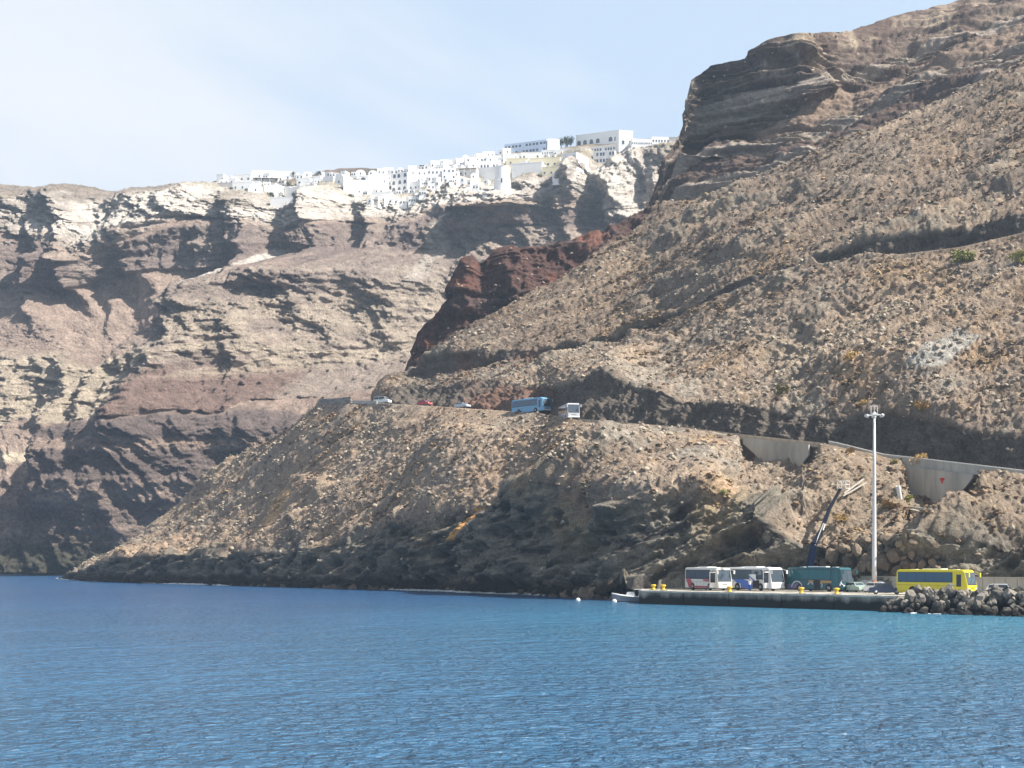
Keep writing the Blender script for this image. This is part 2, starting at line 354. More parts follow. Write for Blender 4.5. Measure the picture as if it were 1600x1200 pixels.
gr = ridged((cd + wob) * 0.16, dn * 0.03 + 0.2 * Y * 0.03, 0 * X + 1.7, 2)
strk = fbm((cd + 1.2 * wob) * 0.42, (c + Z) * 0.055, 0 * X + 2.7, 3, 0.6)      # slanting rock ribs and run-out streaks
n_grit = fbm(X * 2.0, Y * 2.0, Z * 2.0, 2, 0.6)
D = big + slope * outc * (1.3 * np.tanh(3 * vn((X * .9 + Z * .42) * 0.12, Y * 0.12, (Z * .9 - X * .42) * 0.35)) + 0.8 * ridged(X * 0.3, Y * 0.3, Z * 0.3, 2)) + slope * (1.1 * strk + 0.55 * n_mid + 0.6 * n_fine + 0.38 * n_grit + 0.45 * gr)
u_ = X * 0.90 + Z * 0.42; v_ = Z * 0.9 - X * 0.42
# coastal schist: slabs dipping to the left
u = X * 0.90 + Z * 0.42; v = Z * 0.9 - X * 0.42 + 0.35 * Y * 0.2
w1 = 2.2 * vn(X * 0.07, Y * 0.07, Z * 0.07)
slab = ridged(u * 0.035, Y * 0.05, (v + w1) * 0.16, 3) ; slab2 = ridged(u * 0.13, Y * 0.2, (v + w1) * 0.62, 3, 0.6)
D += low * (2.6 * slab + 1.0 * slab2 + 1.3 * np.tanh(4 * vn(u * 0.09, Y * 0.14, (v + w1) * 0.45)) + 0.5 * np.tanh(4 * vn(u * 0.3, Y * 0.4, (v + w1) * 1.3)) + 1.0 * n_fine + 0.35 * n_grit + 2.2 * fbm(X * 0.05, Y * 0.05, Z * 0.05, 2))
D += cut * (1.6 * ridged(c * 0.2, Z * 0.08, Y * 0 + 5, 3) + 0.8 * np.tanh(3 * vn(u_ * 0.15, Y * 0.15, v_ * 0.4)) + 1.1 * n_fine + 0.5 * n_grit + 1.4 * n_mid)
# cliffs: beds that stand out or weather back, vertical flutes
bedz = Z + 0.02 * X + 1.2 * vn(X * 0.03, Y * 0.03, Z * 0.01)
bed = np.tanh(3.5 * vn(0 * X + 2.2, 0 * X + 8.1, bedz * 0.30)) + 0.7 * np.tanh(3 * vn(X * 0.04, Y * 0.04, bedz * 0.8)); bed = bed + 0.55 * np.tanh(3 * vn(X * 0.03 + 4, Y * 0.03, bedz * 1.7)); bed = bed * (0.25 + 0.75 * ss(1000, 1060, XA)); blk_ = np.tanh(4 * vn(X * 0.11, Y * 0.11, Z * 0.045))
steep = np.clip(1 - np.abs(NRM[..., 2]), 0, 1)
D += cliff * crest_fade * (1.5 * bed * (0.3 + steep) + 1.1 * blk_ + 1.1 * ridged(X * 0.12, Y * 0.12, Z * 0.03, 3) * 0.8 + 1.6 * fbm(X * 0.05, Y * 0.05, Z * 0.05, 3) + 0.8 * n_fine + (1 - ss(1000, 1060, XA)) * (1.3 * ridged(X * 0.35, Y * 0.35, Z * 0.2, 2) + 1.0 * np.tanh(4 * vn(X * 0.25, Y * 0.25, Z * 0.12))))
D *= (1 - road) * (1 - 0.97 * ss(0.97, 1.0, 1 - np.abs(KA - 3.0)) * ss(470, 500, XA) * 0.6)
D *= 1 - 0.8 * ss(2.55, 2.95, KA) * (KA < 3.0) * ss(470, 520, XA) * (D > 0)
D *= lerp(1.0, 0.35, (1 - ss(88, 180, XA)))
D *= np.where(KA < 1.0, 0.3, 1.0)
sgn = np.where(NRM[..., 1:2] > 0, -1.0, 1.0)
NRM = np.where((NRM[..., 2:3] < -0.05), -NRM, NRM)
VA = base + NRM * D[..., None]
VA[..., 2] = np.where((KA <= 1.02) & (XA > 1005), np.minimum(VA[..., 2], 1.9), VA[..., 2])

# rock, scrub and bed colours (true colours, unlit)
c_scrub = hexa((140, 124, 109)); c_tan = hexa((168, 149, 128)); c_org = hexa((164, 134, 100)); c_grey = hexa((140, 133, 122)); c_dark = hexa((86, 74, 64))
c_rock = hexa((66, 64, 62)); c_rock2 = hexa((132, 125, 112)); c_wet = hexa((62, 55, 48)); c_red = hexa((82, 62, 57)); c_purp = hexa((82, 68, 64)); c_band = hexa((152, 141, 129)); c_cut = hexa((98, 90, 82))
def mixc(C, col, w): return C + (col - C) * np.clip(w, 0, 1)[..., None]
C = np.ones(X.shape + (3,), np.float32) * c_scrub
m1 = fbm(X * 0.035, Y * 0.035, Z * 0.035, 4); m2 = fbm(X * 0.5 + 9, Y * 0.5, Z * 0.5, 3, 0.65); m3 = fbm(X * 0.09 + 30, Y * 0.09, Z * 0.09, 3)
C = mixc(C, c_tan, ss(-0.15, 0.45, m1 + 0.5 * m2)); C = mixc(C, c_org, 0.5 * ss(0.15, 0.5, m3 + 0.3 * m2)); C = mixc(C, c_grey, 0.8 * ss(0.1, 0.5, -m3 + 0.4 * m2 + 0.2 * gul))
warm = 1 - ss(300, 420, np.abs(XA - 560)); C = mixc(C, hexa((158, 126, 100)), 0.55 * warm * (KA < 3) * ss(-0.3, 0.3, m1))
upper = ss(5.5, 8.2, KA); C = mixc(C, hexa((112, 97, 84)), 0.65 * ss(4.9, 6.5, KA))
C = mixc(C, hexa((100, 87, 76)), 0.6 * ss(0.1, 0.45, -strk + 0.25 * m1)); C = mixc(C, c_tan, 0.45 * ss(0.15, 0.5, strk)); C = mixc(C, c_rock2, 0.7 * outc * ss(-0.2, 0.3, m2 + 0.3 * m1)); C = mixc(C, c_dark, 0.6 * ss(0.12, 0.45, m2))
C = mixc(C, hexa((124, 110, 94)), 0.6 * ss(1230, 1320, XA) * (KA < 3)); C = mixc(C, hexa((166, 147, 127)), 0.35 * (1 - ss(760, 900, XA)) * (KA < 3))
C = mixc(C, c_rock, low); C = mixc(C, c_rock2, low * 0.8 * ss(0.0, 0.55, slab2 + 0.3 * m2)); C = mixc(C, c_dark, low * 0.5 * ss(0.1, 0.5, -m2))
C = mixc(C, hexa((150, 132, 104)), low * 0.7 * ss(0.05, 0.4, m3) * ss(5, 12, Z))
C = mixc(C, c_wet, ss(0, 0.6, 1 - (Z - 0.5 * m2 * 2) / 2.6) * (XA < 1000))
C = mixc(C, c_cut, cut); C = mixc(C, hexa((118, 88, 74)), cut * 0.7 * ss(-0.2, 0.3, m3) * (XA < 870))
redw = cliff * (1 - ss(1000, 1050, XA)); C = mixc(C, c_red, redw); C = mixc(C, c_purp, redw * ss(-0.2, 0.3, vn(X * 0 + 1, Y * 0, bedz * 0.15) + 0.3 * m2)); C = mixc(C, hexa((128, 86, 68)), redw * ss(0.15, 0.5, m3 + 0.3 * m2) * 0.6)
strw = cliff * ss(1000, 1050, XA)
C = mixc(C, c_purp, strw * 0.8); C = mixc(C, hexa((126, 112, 99)), strw * ss(-0.1, 0.4, m1 + 0.3 * m2) * ss(12.9, 13.4, KA) * 0.9)
inb = strw * np.maximum.reduce([ss(8.98, 9.02, KA) * (1 - ss(10.0, 10.08, KA)), ss(10.95, 11.0, KA) * (1 - ss(12, 12.06, KA)), ss(13.3, 13.4, KA) * (1 - ss(13.75, 13.85, KA))])
C = mixc(C, c_band, inb * (0.8 + 0.2 * m2)); C = mixc(C, hexa((128, 111, 97)), strw * ss(12.05, 12.15, KA) * (1 - ss(12.8, 12.95, KA)) * ss(1080, 1200, XA))
C = mixc(C, hexa((154, 139, 121)), strw * ss(13.95, 14.1, KA) * ss(0.0, 0.4, m3 + 0.4 * m2) * 0.8)
# orange sand slide above the water, pale gravel chutes
def streak(pts, w):
    p = np.array(sorted(pts, key=lambda q: q[1]), float)
    d = np.abs(XA - np.interp(PA, p[:, 1], p[:, 0])) + 4 * m2
    return (1 - ss(w * 0.6, w, d)) * ss(p[0, 1] - 3, p[0, 1] + 3, PA) * (1 - ss(p[-1, 1] - 3, p[-1, 1] + 3, PA))
C = mixc(C, hexa((206, 156, 96)), 0.95 * streak([(757, 795), (745, 825), (730, 850)], 9))
C = mixc(C, hexa((196, 160, 116)), 0.8 * streak([(452, 770), (420, 825), (395, 850)], 14))
C = mixc(C, hexa((150, 148, 142)), 0.8 * streak([(1520, 545), (1440, 610)], 28))
m3A = m3.copy()
matA = terrain_mat('hillside_rock', 0.55, 2.6, 0.8, 0.35, 0.9)
hillA = tag(sheet('headland', VA, matA, C), kind='structure')

UA = 800 + VA[..., 0] / VA[..., 1] * F; WA = YH - (VA[..., 2] - CZ) / VA[..., 1] * F
def surf(px, py, rad=3.0):
    """nearest point of the hillside seen at a photo pixel"""
    d = (UA - px) ** 2 + (WA - py) ** 2
    r = rad * rad
    while not (d < r).any(): r *= 2
    i = np.where(d < r); k = np.argmin(VA[..., 1][i])
    return Vector([float(q) for q in VA[i[0][k], i[1][k]]])
def road_edge(px, inner=False, upper=False):
    """point of the road at a photo column: outer edge or a distance (m) inwards"""
    k = (6 if upper else 3)
    Yv = float(np.interp(px, xa, lines[k][0])); zv = float(np.interp(px, xa, lines[k][1]))
    Yv += inner
    return Vector(((px - 800) / F * Yv, Yv, zv))

# ------------------------------------------------------------------ terrain: the far caldera wall below the village
NB = 700
xb = np.linspace(-110, 1135, NB)
def yYb(pts, sm=6):
    p = np.array(pts, float)
    y = line(p[:, :2], xb, sm); Yv = line(p[:, [0, 2]], xb, sm)
    return Yv, zof(y, Yv)
bl = [(np.full(NB, 640.0), np.full(NB, -5.0)), (line([(-110, 652), (100, 656), (160, 676), (250, 696), (1135, 715)], xb, 4), np.full(NB, 0.3))]
bl.append(yYb([(-110, 790, 700), (0, 780, 702), (100, 760, 706), (200, 740, 712), (300, 750, 706), (400, 745, 708), (500, 720, 712), (600, 700, 720), (1135, 650, 740)]))
bl.append(yYb([(-110, 655, 741), (0, 652, 741), (100, 650, 742), (160, 658, 744), (215, 655, 752), (260, 645, 742), (400, 640, 728), (500, 628, 730), (600, 605, 742), (700, 575, 756), (1135, 520, 790)]))
bl.append(yYb([(-110, 553, 752), (0, 556, 752), (100, 560, 753), (150, 575, 756), (215, 606, 762), (260, 572, 752), (300, 560, 748), (400, 552, 742), (500, 545, 745), (600, 540, 757), (700, 515, 772), (800, 470, 800), (1135, 430, 815)]))
bl.append(yYb([(-110, 448, 818), (0, 452, 818), (60, 462, 816), (100, 458, 819), (150, 452, 822), (180, 438, 824), (250, 426, 826), (330, 432, 823), (400, 428, 818), (480, 405, 822), (600, 388, 838), (700, 378, 850), (800, 360, 862), (900, 352, 868), (1000, 345, 875), (1135, 330, 880)]))
bl.append(yYb([(-110, 386, 825), (0, 388, 825), (140, 394, 826), (165, 405, 829), (200, 402, 832), (230, 378, 832), (300, 352, 830), (400, 352, 828), (480, 366, 830), (560, 352, 846), (650, 345, 856), (700, 338, 862), (760, 325, 872), (850, 318, 878), (900, 325, 876), (1000, 325, 886), (1135, 300, 892)]))
rim_pts = [(-110, 293), (-40, 288), (0, 290), (20, 288), (45, 291), (75, 295), (95, 289), (125, 286), (150, 292), (170, 299), (208, 300), (214, 294), (260, 292), (300, 287), (318, 284), (335, 291), (346, 296), (400, 303), (420, 304), (440, 318), (462, 317), (485, 304), (514, 291), (535, 300), (556, 312), (575, 308), (600, 306), (620, 309), (640, 308), (660, 297), (690, 281), (720, 277), (740, 283), (760, 296), (800, 292), (818, 280), (835, 277), (850, 285), (870, 277), (890, 258), (903, 241), (915, 238), (930, 262), (945, 262), (962, 246), (985, 231), (1000, 229), (1040, 226), (1060, 219), (1135, 212)]
rim_Y = [(-110, 888), (0, 888), (200, 892), (350, 888), (480, 878), (600, 884), (700, 890), (800, 892), (900, 888), (1000, 898), (1135, 905)]
Yr = line(rim_Y, xb, 5); bl.append((Yr, zof(line(rim_pts, xb, 1), Yr)))
top_pts = [(-110, 296), (200, 303), (330, 287), (345, 281), (400, 279), (480, 277), (550, 275), (640, 268), (700, 257), (780, 241), (880, 231), (980, 217), (1060, 216), (1135, 210)]
Yt = Yr + line([(-110, 15), (320, 20), (360, 55), (1135, 75)], xb, 3); bl.append((Yt, np.maximum(zof(line(top_pts, xb, 3), Yt), bl[-1][1] - 6)))
bl.append((Yt + 160, bl[-1][1] - 6)); bl.append((Yt + 900, bl[-1][1] * 0.5))
nrb = [4, 70, 92, 74, 118, 56, 96, 34, 4, 4]
VB, kb = build_grid(bl, nrb, xb)
KB = np.repeat(kb[:, None], NB, 1); XB = np.repeat(xb[None, :], len(kb), 0); PB = yof(VB[..., 2], VB[..., 1])
baseB = VB.copy(); NB_ = normals(VB); NB_ = np.where(NB_[..., 2:3] < -0.05, -NB_, NB_)
X, Y, Z = VB[..., 0], VB[..., 1], VB[..., 2]
# main forms pushed out towards the bay (horizontal, along -Y and a little to the left)
H = np.zeros_like(X)
Xw = XB + 20 * fbm(X * 0.022, Y * 0.022, Z * 0.022, 3) + 9 * fbm(X * 0.09, Y * 0.09, Z * 0.09, 3); Pw = PB + 12 * fbm(X * 0.025 + 9, Y * 0.025, Z * 0.025, 3) + 5 * fbm(X * 0.1 + 9, Y * 0.1, Z * 0.1, 2)
rb = lambda pts, amp, wl, wr, fall=30: ridge(Xw, Pw, pts, amp, wl, wr, fall, 95)
spur = ridge(Xw, Pw, [(470, 425), (425, 452), (350, 540), (300, 590), (282, 640), (270, 700), (255, 760), (200, 860), (170, 910)], 105, 78, 330, 40)
H += spur
H += ridge(Xw, Pw, [(640, 680), (640, 900)], 125, 440, 500, 130)
H += rb([(40, 290), (15, 330), (-30, 390)], 25.4, 60, 70, 12) + rb([(128, 288), (135, 330), (120, 392)], 31.8, 70, 55, 12) + rb([(225, 300), (215, 340), (160, 388)], 20.7, 40, 60, 12)
H += rb([(312, 287), (270, 330), (225, 372)], 27.0, 70, 90, 10)
H += rb([(398, 300), (399, 362)], 30.2, 46, 70, 8) + rb([(518, 293), (520, 368)], 43.0, 68, 50, 8) + rb([(602, 306), (598, 335)], 17.4, 26, 24, 8)
H += rb([(800, 300), (705, 348), (610, 395)], 38.2, 120, 120, 10) + rb([(836, 280), (834, 308)], 19.1, 60, 40, 6)
H += rb([(908, 240), (914, 300), (905, 335)], 31.8, 62, 30, 8) + rb([(966, 247), (972, 290), (985, 335)], 28.6, 40, 50, 8) + rb([(1040, 226), (1035, 300)], 15.9, 30, 40, 8)
H += rb([(345, 378), (335, 428)], 15.9, 60, 30, 8) + rb([(420, 372), (415, 425)], 14.3, 26, 50, 8)
H += rb([(95, 400), (95, 470)], 17.4, 30, 22, 8) + rb([(150, 398), (150, 440)], 12.7, 22, 16, 8) + rb([(70, 432), (78, 468)], 15.9, 90, 24, 4) + rb([(235, 405), (250, 436)], 11.2, 40, 60, 6)
H += rb([(560, 392), (556, 470)], 6.1, 20, 40, 8) + rb([(620, 395), (640, 470)], 7.1, 18, 40, 8) + rb([(700, 380), (690, 480)], 6.1, 40, 16, 10)
H += rb([(410, 545), (392, 640)], 7.8, 44, 60, 20) + rb([(492, 560), (510, 636)], 7.2, 30, 70, 16)
H += rb([(470, 470), (520, 545)], 8.2, 60, 60, 15) + rb([(290, 572), (285, 640)], 9.2, 40, 14, 6)
H += rb([(80, 655), (40, 720), (-20, 800)], 12.2, 70, 60, 15) + rb([(160, 660), (120, 740), (70, 840)], 16.3, 40, 60, 15)
H -= rb([(330, 432), (270, 520), (215, 596), (170, 660), (120, 760)], 9.2, 30, 26, 15)
H += rb([(452, 440), (405, 560), (388, 645)], 15.6, 34, 120, 20) + rb([(548, 430), (566, 540), (535, 640)], 18.0, 40, 110, 20) + rb([(652, 440), (640, 610)], 15.6, 36, 80, 20) + rb([(505, 470), (478, 560), (470, 640)], 10.8, 22, 70, 18)
H += rb([(185, 470), (180, 500)], 5.4, 14, 24, 6) + rb([(28, 560), (20, 640)], 8.4, 40, 50, 12) + rb([(118, 560), (112, 645)], 9.6, 36, 40, 12) + rb([(600, 380), (575, 430)], 8.4, 20, 60, 10) + rb([(740, 340), (725, 430)], 9.6, 26, 60, 10)
# weathering
Kt = KB; KB = KB + np.where((KB > 2.3) & (KB < 6.8), 1, 0) * (0.30 * fbm(X * 0.018 + 5, Y * 0.018, Z * 0.018, 3) + 0.16 * fbm(X * 0.07, Y * 0.07, Z * 0.05, 3))
pum = ss(5.95, 6.05, KB + 0.25 * vn(X * 0.02, Y * 0.02, Z * 0.02)) * (1 - ss(7.5, 7.9, KB))     # pale pumice under the rim
drk = ss(4.95, 5.05, KB) * (1 - ss(5.95, 6.05, KB)); crm = ss(2.95, 3.0, KB) * (1 - ss(3.95, 4.1, KB))
scr = ss(4.0, 4.1, KB) * (1 - ss(4.9, 5.0, KB)) ; lowb = 1 - ss(2.9, 3.0, KB)
face = lowb * 0.7 + crm + drk + pum
lit_spur = ss(0.45, 0.8, spur / 105)
rough = face + scr * (0.3 + 0.9 * ss(380, 460, XB))
nbig = fbm(X * 0.02, Y * 0.02, Z * 0.02, 3); nm = fbm(X * 0.08, Y * 0.08, Z * 0.08, 3); nf = 1.6 * fbm(X * 0.3, Y * 0.3, Z * 0.3, 3, 0.7); ng = fbm(X * 0.8, Y * 0.8, Z * 0.8, 2, 0.7)
flute = ridged(X * 0.07 + 0.6 * nm, Y * 0.05, Z * 0.012, 3); wave = ridged(X * 0.05, Y * 0.05, (Z + 4 * nm) * 0.22, 3, 0.6)
gully = ridged(X * 0.026 + 0.5 * nbig, Y * 0.012, Z * 0.006, 2); beds = np.tanh(3 * vn(0 * X + 6.6, X * 0.004, (Z + 3 * nbig) * 0.16)) + 0.6 * np.tanh(3 * vn(X * 0.02, Y * 0.02, (Z + 2 * nm) * 0.42)); blk_ = np.tanh(4 * vn(X * 0.06, Y * 0.06, Z * 0.03))
ghost = ridged((X + 0.9 * Z) * 0.04, Y * 0.04, Z * 0.015, 3); fin = ridged((X + 0.35 * Z) * 0.075 + 0.9 * nbig, Y * 0.03, Z * 0.010, 3, 0.6)
rim_fade = 1 - 0.7 * ss(6.85, 7.0, KB)
H += 3.5 * nbig * rough + rim_fade * ((pum * 9 + drk * 9 + lowb * 5 + scr * (2 + 6 * ss(350, 420, XB)) + crm * 4) * (gully - 0.2) + (drk * 1.5 + crm * 1.8 + lowb * 1.0 + pum * 0.6 + scr * (0.4 + 0.7 * ss(350, 430, XB))) * beds + (pum + drk + crm) * 1.8 * blk_ + (pum * 10 + drk * 9 + crm * 6 + lowb * 7 + scr * (1.5 + 7.0 * ss(350, 430, XB))) * (fin - 0.1) + pum * (6.5 * ghost + 4.5 * flute + 1.8 * wave + 4.2 * nf) + drk * (4.5 * flute + 1.6 * wave + 3.0 * nf) + crm * (3.0 * flute + 3.8 * wave + 2.4 * nf) + lowb * (3.6 * ghost + 0.8 * wave + 1.2 * nf + 2.5 * nm) + scr * (1.1 * nf + 2.0 * nm + (0.6 * wave + 0.6 * wave * ss(330, 430, XB)) + 2.2 * nf * ss(330, 430, XB) + (1.2 + 2 * ss(330, 430, XB)) * ghost))
KB = Kt; top = ss(7.0, 7.2, KB); H *= (1 - 0.9 * top)
H *= np.where(KB < 1.0, 0.0, 1.0)
dirv = np.array([-0.22, -0.93, 0.0]); dirv /= np.linalg.norm(dirv)
VB = baseB + dirv * H[..., None]; VB[..., 2] = CZ + (VB[..., 2] - CZ) * np.where(KB < 7.3, VB[..., 1] / baseB[..., 1], 1.0)
VB = VB + NB_ * ((0.25 * nf + 0.9 * ng) * (0.25 + rough))[..., None]
VB[..., 2] += np.where(KB > 2, 1, 0) * 0.0
c_pum = hexa((208, 199, 188)); c_pum2 = hexa((172, 161, 150)); c_scree = hexa((158, 139, 126)); c_brn = hexa((136, 119, 109)); c_prp = hexa((110, 98, 93)); c_crm = hexa((174, 160, 142)); c_rd = hexa((122, 101, 92)); c_grn = hexa((70, 70, 56))
m1 = fbm(X * 0.03, Y * 0.03, Z * 0.03, 4); m2 = fbm(X * 0.2, Y * 0.2, Z * 0.2, 3, 0.6)
bz = Z + 6 * nm * 0.5 + 0.01 * X
bnd = vn(0 * X + 4.4, 0 * X + 1.1, bz * 0.14)
C = np.ones(X.shape + (3,), np.float32) * c_scree
rgt = ss(330, 430, XB + 60 * m1)
c_gry = hexa((140, 127, 118)); c_gr2 = hexa((162, 147, 134))
C = mixc(C, c_brn, 0.5 * ss(-0.1, 0.4, m1)); C = mixc(C, c_gry, scr * rgt * 0.85); C = mixc(C, c_gr2, scr * rgt * ss(-0.1, 0.4, m2 + 0.5 * beds * 0.5))
C = mixc(C, c_crm, scr * rgt * 0.6 * ss(0.1, 0.6, 0.7 * fin + 0.5 * m2 + 0.3 * wave) * (1 - ss(4.35, 4.8, KB + 0.3 * m1)))
C = mixc(C, c_prp, lowb * ss(-0.25, 0.35, bnd + 0.4 * m1)); C = mixc(C, c_rd, lowb * 0.6 * ss(0.1, 0.45, -bnd + 0.4 * m2)); C = mixc(C, c_scree, lowb * (1 - ss(110, 170, XB + 30 * m2)) * ss(1.9, 2.3, KB))
C = mixc(C, c_crm, crm * (1 - 0.6 * rgt) * ss(-0.5, -0.1, m1 + 0.25 * m2 + 0.3)); C = mixc(C, c_gry, crm * rgt * 0.7); C = mixc(C, c_rd, crm * ss(360, 400, XB) * (1 - ss(530, 560, XB)) * (1 - ss(3.55, 3.9, KB + 0.25 * m1)) * 0.9); C = mixc(C, c_crm, crm * rgt * ss(0.1, 0.5, wave + 0.4 * m2) * ss(3.4, 3.7, KB) * 0.8)
c_drk = hexa((122, 109, 104)); C = mixc(C, c_drk, drk * (0.8 + 0.3 * m2)); C = mixc(C, c_gr2, drk * ss(0.0, 0.4, m1 + 0.5 * m2) * 0.7)
C = mixc(C, c_pum, pum); C = mixc(C, c_pum2, pum * ss(-0.1, 0.4, m1 + 0.4 * m2)); C = mixc(C, hexa((158, 140, 126)), pum * (1 - ss(6.1, 6.35, KB + 0.15 * m2)) * 0.9)
C = mixc(C, hexa((140, 128, 118)), pum * ss(6.75, 6.95, KB + 0.1 * m2) * (1 - ss(300, 340, XB)) * 0.9)
def streakB(pts, w):
    p = np.array(sorted(pts, key=lambda q: q[1]), float)
    d = np.abs(XB - np.interp(PB, p[:, 1], p[:, 0])) + 5 * m2
    return (1 - ss(w * 0.5, w, d)) * ss(p[0, 1] - 5, p[0, 1] + 5, PB) * (1 - ss(p[-1, 1] - 5, p[-1, 1] + 5, PB))
C = mixc(C, c_pum2, 0.9 * streakB([(330, 430), (275, 505), (240, 560), (212, 595)], 11)); C = mixc(C, c_pum2, 0.9 * streakB([(720, 330), (705, 370), (690, 440)], 14)); C = mixc(C, c_pum, 0.8 * streakB([(455, 390), (430, 440)], 16))
C = mixc(C, c_pum, 0.8 * ss(940, 960, XB) * (1 - ss(1000, 1030, XB)) * ss(300, 308, PB) * (1 - ss(335, 350, PB)))
C = mixc(C, hexa((206, 192, 168)), streakB([(60, 706), (62, 722)], 90) * 0.9)
C = mixc(C, c_grn, 0.85 * ss(-0.2, 0.2, m1 + 0.5 * m2) * (1 - ss(8, 26, Z)) ); C = mixc(C, hexa((120, 112, 80)), 0.4 * top + 0.35 * pum * ss(0.3, 0.5, m1))
matB = terrain_mat('caldera_rock', 0.16, 0.8, 0.9, 0.5, 5.0)
wallB = tag(sheet('caldera_wall', VB, matB, C), kind='structure')

# low hill on the plateau behind the village and the plateau ground
hx = np.linspace(440, 680, 70)
def hill_sheet():
    rows = []
    for j in range(20):
        t = j / 19
        Yv = 1120 + 260 * t
        prof = line([(440, 300), (470, 285), (495, 273), (515, 268), (545, 265), (580, 266), (604, 268.5), (640, 272), (660, 285), (680, 300)], hx, 4)
        zt = zof(prof, 1250.0); z0 = 225.0
        Zv = z0 + (zt - z0) * math.sin(math.pi * t) ** 1.1 + 1.0 * vn(hx * 0.1, 0 * hx + j * 0.4, 0 * hx)
        rows.append(np.stack([(hx - 800) / F * Yv, 0 * hx + Yv, Zv], -1))
    V = np.array(rows); Cc = np.ones(V.shape) * hexa((134, 116, 108)); n = vn(V[..., 0] * 0.05, V[..., 1] * 0.02, V[..., 2] * 0.1)
    return V, mixc(Cc, hexa((98, 92, 76)), ss(0, 0.5, n))
Vh, Ch = hill_sheet()
tag(sheet('plateau_hill', Vh, matB, Ch), kind='structure')

UB = 800 + VB[..., 0] / VB[..., 1] * F; WB = YH - (VB[..., 2] - CZ) / VB[..., 1] * F
def surfB(px, py, rad=3.0):
    d = (UB - px) ** 2 + (WB - py) ** 2; r = rad * rad
    while not (d < r).any(): r *= 2
    i = np.where(d < r); return float(VB[..., 1][i].min())

# ------------------------------------------------------------------ sea
def sea_mat():
    m, t, b = nodemat('sea_water'); N = t.nodes.new; K = t.links.new
    g = N('ShaderNodeNewGeometry'); sp = N('ShaderNodeSeparateXYZ'); K(g.outputs['Position'], sp.inputs[0])
    def noise(sx, sy, det, rough, dist=0.0, rot=0.0):
        mp = N('ShaderNodeMapping'); mp.inputs['Scale'].default_value = (sx, sy, 1); mp.inputs['Rotation'].default_value = (0, 0, rot)
        n = N('ShaderNodeTexNoise'); n.inputs['Scale'].default_value = 1; n.inputs['Detail'].default_value = det; n.inputs['Roughness'].default_value = rough; n.inputs['Distortion'].default_value = dist
        K(g.outputs['Position'], mp.inputs[0]); K(mp.outputs[0], n.inputs['Vector']); return n.outputs['Fac']
    chop = noise(1.5, 1.6, 4, 0.6, 0.5, R(14)); swell = noise(0.3, 0.4, 3, 0.5, 0.4, R(-12)); cat = noise(0.018, 0.035, 3, 0.55, 0.8)
    # turquoise over the shallows next to the quay
    far = N('ShaderNodeMapRange'); far.inputs['From Min'].default_value = 60; far.inputs['From Max'].default_value = 135; K(sp.outputs['Y'], far.inputs['Value'])
    sid = N('ShaderNodeMapRange'); sid.inputs['From Min'].default_value = -25; sid.inputs['From Max'].default_value = 45; K(sp.outputs['X'], sid.inputs['Value'])
    fe = N('ShaderNodeMapRange'); fe.inputs['From Min'].default_value = 260; fe.inputs['From Max'].default_value = 180; K(sp.outputs['Y'], fe.inputs['Value'])
    mu = N('ShaderNodeMath'); mu.operation = 'MULTIPLY'; K(far.outputs[0], mu.inputs[0]); K(sid.outputs[0], mu.inputs[1])
    mu2 = N('ShaderNodeMath'); mu2.operation = 'MULTIPLY'; K(mu.outputs[0], mu2.inputs[0]); K(fe.outputs[0], mu2.inputs[1])
    mix = N('ShaderNodeMix'); mix.data_type = 'RGBA'; mix.inputs[6].default_value = (0.05, 0.155, 0.285, 1); mix.inputs[7].default_value = (0.045, 0.20, 0.31, 1); K(mu2.outputs[0], mix.inputs[0])
    refl_fac = N('ShaderNodeMapRange'); refl_fac.inputs['From Min'].default_value = 60; refl_fac.inputs['From Max'].default_value = 240; K(sp.outputs['Y'], refl_fac.inputs['Value'])
    deep = N('ShaderNodeMix'); deep.data_type = 'RGBA'; deep.inputs[7].default_value = (0.022, 0.085, 0.20, 1); K(refl_fac.outputs[0], deep.inputs[0]); deep.inputs[6].default_value = (0.046, 0.14, 0.255, 1)  # painted lighter near, darker far, in place of sky and cliff reflections
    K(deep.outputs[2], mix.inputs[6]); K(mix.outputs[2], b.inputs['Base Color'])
    b.inputs['Roughness'].default_value = 0.2; b.inputs['IOR'].default_value = 1.333; b.inputs['Specular IOR Level'].default_value = 0.5
    a1 = N('ShaderNodeMath'); a1.operation = 'MULTIPLY'; a1.inputs[1].default_value = 1.5; K(swell, a1.inputs[0])
    cm = N('ShaderNodeMapRange'); cm.inputs['From Min'].default_value = 0.35; cm.inputs['From Max'].default_value = 0.65; cm.inputs['To Min'].default_value = 0.55; cm.inputs['To Max'].default_value = 1.25; K(cat, cm.inputs['Value'])
    a3 = N('ShaderNodeMath'); a3.operation = 'MULTIPLY'; K(chop, a3.inputs[0]); K(cm.outputs[0], a3.inputs[1])
    a2 = N('ShaderNodeMath'); a2.operation = 'ADD'; K(a1.outputs[0], a2.inputs[0]); K(a3.outputs[0], a2.inputs[1])
    bp = N('ShaderNodeBump'); bp.inputs['Strength'].default_value = 1.0; bp.inputs['Distance'].default_value = 1.1
    K(a2.outputs[0], bp.inputs['Height']); K(bp.outputs[0], b.inputs['Normal'])
    return m
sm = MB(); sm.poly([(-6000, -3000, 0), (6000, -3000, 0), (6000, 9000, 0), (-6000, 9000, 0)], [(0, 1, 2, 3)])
tag(sm.build('sea', sea_mat()), kind='structure')

